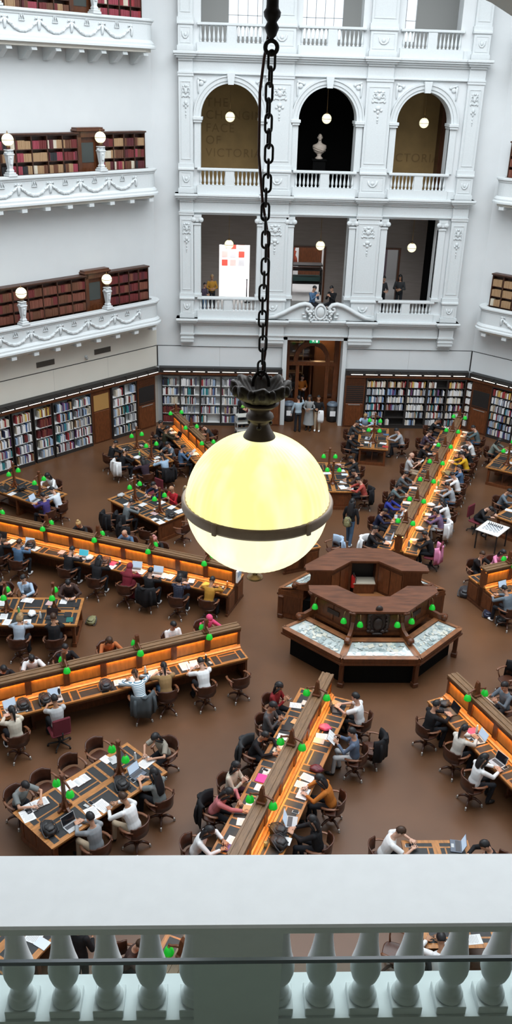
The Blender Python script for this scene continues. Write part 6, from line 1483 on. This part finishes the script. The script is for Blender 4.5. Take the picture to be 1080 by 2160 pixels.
def item(kind, col, loc, rz, label, group=None):
    k = kind+col; t = None
    if kind in ('paper', 'note', 'phone', 'cup', 'bottle', 'cloth') and kind not in ('bottle', 'cup'):
        if k not in GM:
            m = MB()
            if kind == 'paper': m.box((0, 0, .002), (.29, .205, .003)); [m.box((.10-.028*i, .01*(i % 3)-.01, .0037), (.006, .15, .0006), 1) for i in range(7)]
            elif kind == 'note': m.box((0, 0, .007), (.25, .19, .011), 0, 0, None, .003); m.box((0, 0, .007), (.242, .186, .008), 1)
            elif kind == 'phone': m.box((0, 0, .005), (.145, .072, .009), 0, 0, None, .003); m.box((0, 0, .0098), (.125, .064, .001), 1)
            else:
                r2 = random.Random(len(GM)); m.ball((0, 0, .05), (.15, .11, .06), 22, 13, 0, None, lambda d: 1+.16*sin(5*d.x+3*d.y+r2.random()*.3)*cos(6*d.y)+.09*sin(11*d.x*d.y+9*d.z)); m.v = [(x, y, max(z, 0)) for x, y, z in m.v]
            GM[k] = m.mesh({'paper': 'paper_sheet', 'note': 'notebook', 'phone': 'phone', 'cloth': 'folded_cloth'}[kind], [im(col), {'paper': INKG, 'note': PAPER, 'phone': OFF if col != 'black' else STEELG}.get(kind, BLACK)])
        t = inst(GM[k], GM[k].name, None, loc, rz)
    else:
        t = inst(None, {'book': 'open_book', 'laptop': 'laptop', 'bottle': 'drink_bottle', 'cup': 'cup', 'bag': 'bag'}[kind], None, loc, rz)
        if k not in GM:
            L = []
            if kind == 'book':
                m = MB(); m.box((0, 0, .004), (.25, .36, .006)); L.append(('cover', m.mesh('cover', im('brown' if col != 'rose' else 'rose'))))
                for s in (-1, 1):
                    m = MB(); pr = [(0, .007), (s*.03, .024), (s*.09, .022), (s*.172, .012), (s*.172, .007)]; m.prism(pr, -.118, .118, 0, Matrix(((0, 0, 1, 0), (1, 0, 0, 0), (0, 1, 0, 0), (0, 0, 0, 1)))); [m.box((.085-.03*i, s*.09, .0225), (.006, .1, .001), 1) for i in range(6)]; L.append(('page_block', m.mesh('page_block', [im(col) if col != 'rose' else PAPER, INKG])))
            elif kind == 'laptop':
                c = im(col); m = MB(); m.box((-.02, 0, .009), (.225, .325, .016), 0, 0, None, .004); L.append(('base', m.mesh('base', c)))
                m = MB(); m.box((.02, 0, .0175), (.10, .28, .002)); [m.box((-.02+.02*i, 0, .019), (.014, .27, .001), 1) for i in range(5)]; m.box((-.085, 0, .0175), (.055, .1, .002), 2); L.append(('>keyboard', m.mesh('keyboard', [KB, mat('key_grey', (.06, .06, .07), .5), STEELG if 'black' not in col else KB])))
                M = Matrix.Translation((.092, 0, .017)) @ Matrix.Rotation(RD(20), 4, 'Y'); m = MB(); m.box((0, 0, .105), (.008, .325, .21), 0, 0, M, .003); L.append(('screen_lid', m.mesh('screen_lid', c)))
                m = MB(); m.box((-.005, 0, .108), (.002, .30, .185), 0, 0, M); L.append(('>display', m.mesh('display', TQ if col == 'turquoise' else OFF if col in ('silverdark', 'black', 'navy') else LIT)))
            elif kind == 'bottle':
                m = MB(); m.lathe([(.03, 0), (.034, .01), (.034, .14), (.02, .18), (.014, .2), (0, .2)], 12); L.append(('bottle_body', m.mesh('bottle_body', im(col)))); m = MB(); m.lathe([(.017, .195), (.017, .225), (0, .226)], 10); L.append(('bottle_cap', m.mesh('bottle_cap', PAPER if col != 'white' else BLACK)))
            elif kind == 'cup':
                m = MB(); m.lathe([(.028, 0), (.038, .1), (.034, .1), (.03, .085), (0, .085)], 14); L.append(('cup_body', m.mesh('cup_body', im(col)))); m = MB(); m.lathe([(.04, .098), (.04, .108), (.03, .114), (0, .114)], 14); L.append(('cup_lid', m.mesh('cup_lid', PAPER if col in ('purple', 'plum') else im(col))))
            else:
                sq = lambda d: 1/((abs(d.x)**3.2+abs(d.y)**3.2+abs(d.z)**2.6)**(1/3))*(1+.05*sin(8*d.y+5*d.x)+.045*cos(11*d.x-3*d.z))
                m = MB(); m.ball((0, 0, .085), (.19, .135, .09), 28, 16, 0, None, sq); m.v = [(x, y*(1-.25*max(0, x/.19)), max(z*(1+.12*sin(9*x+4*y)), 0)) for x, y, z in m.v]; L.append(('bag_body', m.mesh('bag_body', im(col))))
                m = MB(); m.ball((-.05, 0, .155), (.11, .095, .04), 18, 10, 0, None, sq); L.append(('pocket', m.mesh('pocket', im(col))))
                m = MB(); m.tube([(.17, -.04, .1), (.22, -.03, .12), (.22, .03, .12), (.17, .04, .1)], .01, 6)
                for s in (-1, 1): m.tube([(.15, s*.06, .15), (.06, s*.13, .16), (-.04, s*.165, .09), (-.12, s*.16, .015), (-.16, s*.12, .05)], .014, 6)
                L.append(('strap', m.mesh('strap', mat('strap_grey', (.05, .05, .055), .8))))
            GM[k] = L
        par = None
        for n, me in GM[k]:
            if n[0] == '>': inst(me, n[1:], par)
            else: par = inst(me, n, t)
    return tag(t, label, {'paper': 'paper', 'note': 'notebook', 'phone': 'phone', 'cup': 'cup', 'bottle': 'bottle', 'cloth': 'cloth', 'book': 'book', 'laptop': 'laptop', 'bag': 'bag'}[kind], group)
NOUN = dict(paper='sheet of paper', note='notebook', book='open book', laptop='laptop', phone='phone', bottle='bottle', cup='cup', bag='bag', cloth='folded cloth')
CN = dict(silverdark='silver dark-screened', blackwhite='black bright-screened', ice='pale blue', coral='coral red', palegrey='pale grey', steel='steel grey', turquoise='turquoise-screened', magazine='picture magazine', clear='clear plastic')
rows = [l.split('|') for l in ITEMS.split('\n')]; seen = {}
for r in rows: r.append((r[0], r[6], r[7], r[1])); seen.setdefault(r[-1], []).append(r)
for key, L in seen.items():
    kind, col, pid, fr = key
    L.sort(key=lambda r: (float(r[3])-CAMP.x)**2+(float(r[4])-CAMP.y)**2)
    for i, r in enumerate(L):
        d = DESC[pid][0] if pid in DESC else ''; q = CN.get(col, col)+' '+(NOUN[kind] if col != 'magazine' else '')
        pos = '' if len(L) == 1 else (('nearer ', 'further ')[i] if len(L) == 2 else ('nearest ', 'middle ', 'furthest ', 'extra far ')[min(i, 3)]); q = pos+q.strip()
        lb = wc('%s by the %s, %s' % (q, d, DN[fr]), '%s by the %s, %s' % (q, short(d), DN[fr]), '%s by the %s' % (q, d)) if d else '%s on the %s' % (q, DN[fr])
        it = item(kind, col, (float(r[3]), float(r[4]), .7795), RD(float(r[5])), lb, None)
        if 'large' in lb or col == 'magenta': it.scale = (1.25, 1.35, 1.3)
        if kind == 'paper' and fr in ('T5', 'T1', 'A') and i == 0: it.scale = (1.25, 1.25, 1)
# held books / papers / phones in the hands of readers
for pid, kind, col, dx, dz, lb in (('CL4', 'paper', 'white', .52, 1.02, 'large white sheet held up by the man in blue near the globe'), ('DL4', 'paper', 'white', .50, 1.03, 'white paper held up by the bald man in a pale tee'), ('GE2', 'book', 'white', .56, .98, 'open book held by the man in the slate blue jumper'), ('FE1', 'book', 'cream', .56, .98, 'open book held by the man in the grey suit jacket'),
    ('GW1', 'phone', 'black', .42, .97, 'dark phone held by the woman in the dark red top'), ('GW4', 'phone', 'white', .42, .96, 'white phone held by the woman in the cream jacket'), ('GW2', 'phone', 'black', .42, .96, 'dark phone held by the person in the grey padded vest')):
    x, y, a = SPOT[pid]; o = item(kind, col, (x+cos(a)*dx, y+sin(a)*dx, dz), a, lb); o.rotation_euler = (0, -RD(42), a)
# coats, bags and other loose things
def coat(loc, rz, col, label, sc=1.):
    t = inst(None, 'coat', None, loc, rz, sc); k = 'coat'
    if k not in GM:
        def drape(m, a0, a1, zb, zf, seed, g=1.):
            n = 26; rg = []
            for i in range(n+1):
                u = i/n; a = RD(a0+(a1-a0)*u); w = .016*sin(17*u+seed)+.010*sin(31*u+2*seed); e = .02*sin(9*u+seed)
                R_ = lambda r, z: (-(r)*cos(a)+.03, r*sin(a), z)
                rg.append([R_(.25, zf+e), R_(.248, .70), R_(.262, .86), R_(.30, .905), R_(.345, .87), R_(.362+w*.6, .72), R_(.37+w, .55), R_(.375+w*1.3, zb+e), R_(.352+w*1.3, zb+e), R_(.335+w, .56), R_(.33, .80), R_(.30, .862), R_(.272, .84), R_(.262, zf+e)])
            m.loft(rg)
        m = MB(); drape(m, -66, 66, .30, .58, 1.); GM['coat'] = m.mesh('coat_body', [None]); m = MB()
        for s in (-1, 1): m = MB(); m.tube([(-.255, s*.235, .82), (-.275, s*.25, .7), (-.285, s*.262, .55), (-.27, s*.25, .40), (-.255, s*.245, .33)], [.03, .04, .042, .038, .03], 9); GM['coat2' if s > 0 else 'coat4'] = m.mesh('sleeve', [None])
        m = MB(); m.tube([(-.262, -.1, .895), (-.30, -.06, .88), (-.325, 0, .865), (-.30, .06, .88), (-.262, .1, .895)], [.012, .03, .036, .03, .012], 9); GM['coat3'] = m.mesh('collar', [None])
    for q, n in (('coat', 'coat_body'), ('coat2', 'sleeve'), ('coat4', 'sleeve'), ('coat3', 'collar')): setm(inst(GM[q], n, t), [fab(col)])
    return tag(t, label, 'coat', None)
def on(pid): x, y, a = SPOT[pid]; return (x-.03*cos(a), y-.03*sin(a), 0), a
for pid, col, lb in (('DL9', 'white', 'white coat over the chair of the person in black behind the counter'), ('DR9', 'white', 'long white hooded coat over the chair of the woman in the white vest'), ('BS5', 'black', 'black coat over the chair at the back left desk'), ('T4d', 'black', 'black coat over the chair of the woman in light denim'), ('T6c', 'black', 'black coat over the chair of the person in brick red'), ('T5a', 'black', 'black coat over the chair of the person in the grey hood'), ('T4b', 'white', 'white jacket over a chair at the far left table'),
    ('GW5', 'black', 'black coat over the chair of the woman in the rose top'), ('GW3', 'charcoal', 'charcoal coat over the chair of the person in black with a bag'), ('AS2', 'slate', 'grey blue jacket over the chair of the woman in stripes'), ('DR10', 'pinkpale', 'pale pink cloth over the maroon chair at the lit desk')):
    l, a = on(pid); coat(l, a, col, lb)
for i, col, lb in ((7, 'sky', 'blue jacket over the swivel chair right of the globe'), (8, 'black', 'black coat over the chair at the right edge'), (9, 'black', 'dark coat over the chair beside the man in the white tee')):
    x, y, a, _ = EMPTY[i]; coat((x, y, 0), RD(a), col, lb)
chair('wooden chair heaped with black coats at the table left of the globe', (-8.1, 5.9, 0), RD(30), 'empty swivel chairs'); coat((-8.1, 5.9, 0), RD(30), 'black', 'upper heap of black coats on a chair left of the globe')
chair('nearer chair heaped with black coats at the table left of the globe', (-7.4, 5.0, 0), RD(40), 'empty swivel chairs'); coat((-7.4, 5.0, 0), RD(40), 'black', 'nearer heap of black coats on a chair left of the globe')
item('bag', 'red', (-7.85, 5.3, 0), 1, 'small red bag by the heaped coats left of the globe').scale = (.55, .6, .7)
for x, y, c, lb, s in ((-8.0, .22, 'olive', 'green beige bag on the floor at the end of the left edge table', .95), (3.55, 1.95, 'charcoal', 'tall dark backpack on the floor at the end of the right edge desk', 1.35), (3.95, .72, 'navy', 'navy bag on the floor below the right edge desk', 1.0), (4.25, .35, 'black', 'black bag on the floor under the right edge desk', 1.05), (-3.25, -7.2, 'black', 'black bag beside the woman in the rose top', .9)):
    o = item('bag', c, (x, y, 0), 1.2, lb); o.scale = (s, s, s)
o = item('bag', 'olive', (.34, 5.0, .96), RD(60), 'olive backpack hanging on the walking woman in the black coat'); o.rotation_euler = (0, -RD(80), RD(62)); o.location = (.13, 5.05, 1.02)
x, y, a = SPOT['ST3']; o = tag(inst(None, 'coat', None, (x, y, 0), a), 'white coat hanging over the arm of the man in a black jumper by the door', 'coat')
m = MB(); m.loft([[(cx+d*cos(q)*(1+.2*sin(5*q)), .17+w*sin(q)*(1+.1*sin(3*q)), z) for q in [i*pi/10 for i in range(20)]] for z, w, d, cx in ((.55, .13, .05, .33), (.7, .15, .06, .32), (.9, .14, .055, .31), (1.08, .12, .05, .29), (1.11, .09, .03, .28))]); setm(m.build('coat_body', [BLACK], o), [fab('white')])
x, y, a = SPOT['ST2']; item('paper', 'white', (x+.3*cos(a), y+.3*sin(a), 1.02), a, 'white papers held by the woman in the long grey coat by the door').rotation_euler = (0, -.9, a)
t = thing('book_trolley', 'pale grey book trolley beside the worker in a lime bib', 'trolley', (-3.2, 15.9, 0), .2)
m = MB(); [m.box((0, 0, z), (.8, .45, .03)) for z in (.25, .6, .92)]; m.build('shelf', mat('trolley_grey', (.5, .5, .47), .5), t)
for sx in (-1, 1):
    for sy in (-1, 1): m = MB(); m.box((sx*.39, sy*.21, .55), (.03, .03, .9)); m.build('upright', STEELG, t); m = MB(); m.lathe([(.0, .0), (.05, .02), (.05, .08), (0, .1)], 8, (sx*.36, sy*.2, 0)); m.build('wheel', BLACK, t)
x, y, a = SPOT['ST4']
for p in list(bpy.data.objects):
    if p.get('label', '').startswith('worker in black'):
        m = MB(); m.loft([[(.0+d*cos(q), .14*sin(q), z) for q in [i*pi/8 for i in range(16)]] for z, d in ((1.05, .145), (1.2, .145), (1.33, .13))]); m.build('bib', mat('lime_bib', (.3, .75, .12), .6), p)
    if p.get('label', '').startswith('man in a white hoodie'):
        m = MB(); [m.box((.152+.004*i, -.06+.035*i, .90+.012*i), (.012, .024, .05), 0, 0, Matrix.Rotation(.12, 4, 'Y')) for i in range(4)]; m.build('chest_print', BLACK, p)
t = thing('leaflet_holder', 'white leaflet holder on the end of the back left desk screen', 'holder', fpt('B', RR0-.03, 0, 1.0), RD(157.5))
m = MB(); m.box((-.05, 0, .12), (.06, .3, .4), 0, 0, None, .01); m.build('rack', PAPER, t); m = MB(); [m.box((-.085, -.08+.16*i, .2), (.01, .12, .18)) for i in range(2)]; m.build('leaflet', im('sky'), t)
# ================================================================ the near globe lamp, stone rail and glass
PX, PY, PZ = -4.11, -18.97, 13.08
def glob(name, c1, c2, es):
    m = mat(name, (.35, .3, .12), .35, emit=c1, es=es); nt = m.node_tree; b = nt.nodes['Principled BSDF']
    tc = nt.nodes.new('ShaderNodeTexCoord'); mp = nt.nodes.new('ShaderNodeMapping'); mp.inputs['Scale'].default_value = (9, 9, 1.2); n = nt.nodes.new('ShaderNodeTexNoise'); n.inputs['Scale'].default_value = 1.1
    r = nt.nodes.new('ShaderNodeValToRGB'); r.color_ramp.elements[0].position = .42; r.color_ramp.elements[1].position = .7; r.color_ramp.elements[0].color = (*c1, 1); r.color_ramp.elements[1].color = (*c2, 1)
    nt.links.new(tc.outputs['Object'], mp.inputs['Vector']); nt.links.new(mp.outputs['Vector'], n.inputs['Vector']); nt.links.new(n.outputs['Fac'], r.inputs['Fac']); nt.links.new(r.outputs['Color'], b.inputs['Emission Color']); return m
t = thing('globe_pendant_lamp', 'large glowing ribbed globe lamp hanging on a chain in the foreground', 'lamp', (PX, PY, PZ))
rg = .266; NF = 56
def gp(a0, a1, n): return [(max(0., rg*sin(a0+(a1-a0)*i/n)), rg*cos(a0+(a1-a0)*i/n)) for i in range(n+1)]
m = MB(); m.lathe(gp(RD(8), RD(89), 22), NF*4, flute=.006, nf=NF); m.build('upper_shade', glob('lit_ribbed_glass_upper', (1., .94, .36), (1., .97, .62), 1.06), t)
m = MB(); m.lathe(gp(RD(92), RD(168), 22), NF*4, flute=.006, nf=NF); m.build('lower_shade', glob('lit_ribbed_glass_lower', (1., .96, .6), (1., .98, .82), 1.14), t)
m = MB(); m.lathe([(.268, .016), (.276, .022), (.282, .012), (.279, 0), (.282, -.012), (.276, -.022), (.268, -.016)], 96)
for i in range(5): a = RD(20+72*i); m.box((.283*cos(a), .283*sin(a), 0), (.012, .02, .05), 0, a, None, .004)
m.build('band', BRONZEL, t)
m = MB(); m.lathe([(.058, .243), (.06, .25), (.058, .262), (.042, .288), (.036, .304), (.034, .309), (.034, .322), (.047, .328), (.05, .336), (.047, .345), (.034, .352), (.036, .366), (.052, .374), (.066, .384), (.068, .39), (.05, .394), (0, .394)], 40); m.build('neck', mat('bronze_neck', (.09, .066, .055), .42, metal=.45), t)
for i in range(3): a = RD(-95+120*i); m = MB(); m.ball((.042*cos(a), .042*sin(a), .306), .009, 8, 6); m.build('thumb_screw', BRONZE, t)
m = MB(); n = 88; rings = []
for r0, z0, am in ((.045, .392, 0), (.07, .402, .02), (.09, .42, .05), (.1, .442, .07), (.099, .458, .08), (.088, .462, .08), (.074, .446, .05), (.05, .42, .02), (.02, .41, 0)):
    rings.append([(r0*(1+am*cos(8*a)+.02*sin(24*a))*cos(a), r0*(1+am*cos(8*a)+.02*sin(24*a))*sin(a), z0+.008*am/.08*cos(8*a)+(.002*sin(16*a) if am > .05 else 0)) for a in [2*pi*i/n for i in range(n)]])
m.loft(rings)
for i in range(16): a = 2*pi*i/16; m.ball((.096*cos(a), .096*sin(a), .44), (.014, .014, .02), 8, 6)
for i in range(8): a = 2*pi*(i+.5)/8; m.tube([(.05*cos(a), .05*sin(a), .402), (.08*cos(a), .08*sin(a), .42), (.098*cos(a), .098*sin(a), .446), (.105*cos(a), .105*sin(a), .44)], [.012, .011, .013, .009], 7)
m.build('leaf_crown', BRONZE, t)
m = MB(); m.tube([(.028*cos(a), 0, .455+.045*sin(a)) for a in [RD(-10+200*i/12) for i in range(13)]], .006, 8); m.build('top_loop', IRON, t)
def link(L, w, r):
    m = MB(); p = []
    for i in range(8): a = pi*i/7; p.append((w*cos(a), 0, L/2+w*sin(a)))
    for i in range(8): a = pi+pi*i/7; p.append((w*cos(a), 0, -L/2+w*sin(a)))
    m.tube(p, r, 8, closed=True); return m.mesh('chain_link', IRON)
LK = link(.030, .0125, .004); z = .512; zt = 1.465; N = round((zt-z)/.0425)
for i in range(N+1): o = inst(LK, 'chain_link', t, (.003*sin(i*.9), 0, z+(zt-z)*i/N), RD(12+78*(i % 2)) if i < N*.75 else RD(35+70*(i % 2)))
m = MB(); m.tube([(.018*cos(a), 0, 1.50+.018*sin(a)) for a in [2*pi*i/20 for i in range(20)]], .0065, 8, closed=True); m.lathe([(.0, 1.518), (.013, 1.53), (.022, 1.552), (.014, 1.566), (.024, 1.58), (.026, 1.592), (.019, 1.602), (.018, 1.61), (.018, 1.76)], 20); m.build('hanger_rod', IRON, t)
m = MB(); m.lathe([(.03, 1.73), (.07, 1.75), (.09, 1.775), (.09, 1.815), (0, 1.815)], 20); m.build('ceiling_rose', IRON, t)
cab = [(0, .01, .47), (.012, .012, .56), (.016, .012, .70), (.014, .012, .85), (.010, .012, .95), (-.012, .012, 1.06), (-.028, .012, 1.2), (-.03, .012, 1.38), (-.02, .012, 1.47), (-.008, .01, 1.54)]
m = MB(); m.tube(cab, .0045, 8); m.build('power_cord', mat('brown_cord', (.07, .025, .02), .6), t)
m = MB(); m.lathe([(.055, -.262), (.05, -.275), (.022, -.285), (.012, -.30), (.012, -.312), (.03, -.32), (.032, -.327), (.012, -.334), (0, -.338)], 24); m.build('finial', BRASS, t)
# stone rail in front of the camera
STN = mat('near_painted_stone', (.74, .765, .78), .6, noise=.02, nscale=12, bump=.01, bscale=120)
t = thing('stone_balustrade', 'broad white stone balustrade across the bottom of the picture', 'balustrade', (PX, -19.12, 10.25))
m = MB(); m.bb((-2.2, -.20, .925), (1.82, .20, .98), 0, None, .01); m.bb((-2.2, -.15, .885), (1.82, .15, .93), 0, None, .006); m.build('rail', STN, t)
m = MB(); m.bb((-2.18, -.085, 0), (1.8, .16, .2)); m.build('plinth', STN, t)
m = MB(); m.bb((-.235, -.15, 0), (.16, .15, .9)); m.build('pedestal', STN, t)
m = MB(); h = .625; q = .073
m.lathe([(.05, .045), (.066, .05), (.069, .065), (.064, .08), (.052, .09), (.055, .10), (.052, .115), (.04, .13), (.036, .145), (.045, .165), (.062, .195), (.072, .235), (.074, .265), (.07, .30), (.06, .345), (.051, .40), (.044, .46), (.0405, .53), (.041, .585), (.05, .60), (.053, .612), (.05, .625), (.042, .632), (.042, .66)], 32)
m.box((0, 0, .022), (.145, .145, .05), 0, 0, None, .004); m.box((0, 0, .675), (.12, .12, .03)); NB = m.mesh('baluster', STN)
for x in BALX: inst(NB, 'baluster', t, (x-PX, 0, .2))
t = thing('glass_guard', 'clear greenish glass guard with a dark polished top edge', 'glass panel', (PX, -20.0, 10.25))
m = MB(); m.bb((-4.2, -.006, .02), (4.2, .006, 1.655)); m.build('glass_sheet', glassmat('green_glass', (.86, .92, .905), .03), t)
m = MB(); m.bb((-4.2, -.006, 1.655), (4.2, .006, 1.672)); m.build('polished_edge', mat('glass_edge', (.02, .045, .06), .2), t)
m = MB(); m.bb((-4.2, -.03, 0), (4.2, .03, .06)); m.build('base_channel', STEELG, t)
# unseen gallery around the camera: blocks sky light, cream tint warms the balusters
m = MB(); m.bb((-8.8, -24.2, 10.2), (8.8, -24, 15.5)); m.bb((-9, -24.2, 10.2), (-8.8, -19.3, 15.5)); m.bb((8.8, -24.2, 10.2), (9, -19.3, 15.5)); struct(m.build('wall_gallery', mat('gallery_bounce_cream', (.8, .76, .66), .7)), 'unseen cream walls of the near gallery')
m = MB(); m.bb((-9, -24.2, 15.4), (9, -19.3, 15.6)); struct(m.build('ceiling_gallery', MATS['gallery_bounce_cream']), 'ceiling of the near gallery', 'ceiling')

# ================================================================ light and camera
w = bpy.data.worlds.new('sky'); SC.world = w; w.use_nodes = True
bg = w.node_tree.nodes['Background']; bg.inputs['Color'].default_value = (.88, .95, 1, 1); bg.inputs['Strength'].default_value = WORLD
def area(name, loc, sx, sy, e, col=(1, 1, 1), shape='RECTANGLE', rot=(0, 0, 0)):
    l = bpy.data.lights.new(name, 'AREA'); l.shape = shape; l.size = sx; l.size_y = sy; l.energy = e; l.color = col
    o = bpy.data.objects.new(name, l); C.objects.link(o); o.location = loc; o.rotation_euler = rot; return o
area('skylight_dome', (0, 0, 25), 26, 26, SKY, (.93, .97, 1), 'DISK')
cam = bpy.data.cameras.new('camera'); cam.sensor_fit = 'VERTICAL'; cam.sensor_height = 36; cam.lens = 1865.98/2160*36; cam.clip_end = 300; cam.clip_start = .05
co = bpy.data.objects.new('camera', cam); C.objects.link(co)
y, t_, r_ = RD(2.549), RD(25.935), RD(1.745)
fw = V((sin(y)*cos(t_), cos(y)*cos(t_), -sin(t_))); rt = V((cos(y), -sin(y), 0)); up = rt.cross(fw); rt2 = rt*cos(r_)+up*sin(r_); up2 = up*cos(r_)-rt*sin(r_)
co.matrix_world = Matrix(((rt2.x, up2.x, -fw.x, CAMP.x), (rt2.y, up2.y, -fw.y, CAMP.y), (rt2.z, up2.z, -fw.z, CAMP.z), (0, 0, 0, 1)))
SC.camera = co
SC.view_settings.view_transform = 'Standard'; SC.view_settings.look = 'None'; SC.view_settings.gamma = 1; SC.view_settings.exposure = EXPO; SC.view_settings.use_curve_mapping = False
cy = SC.cycles; cy.max_bounces = 7; cy.diffuse_bounces = 4; cy.glossy_bounces = 2; cy.transparent_max_bounces = 8; cy.transmission_bounces = 2; cy.use_denoising = True; cy.caustics_reflective = False; cy.caustics_refractive = False; cy.sample_clamp_indirect = 4
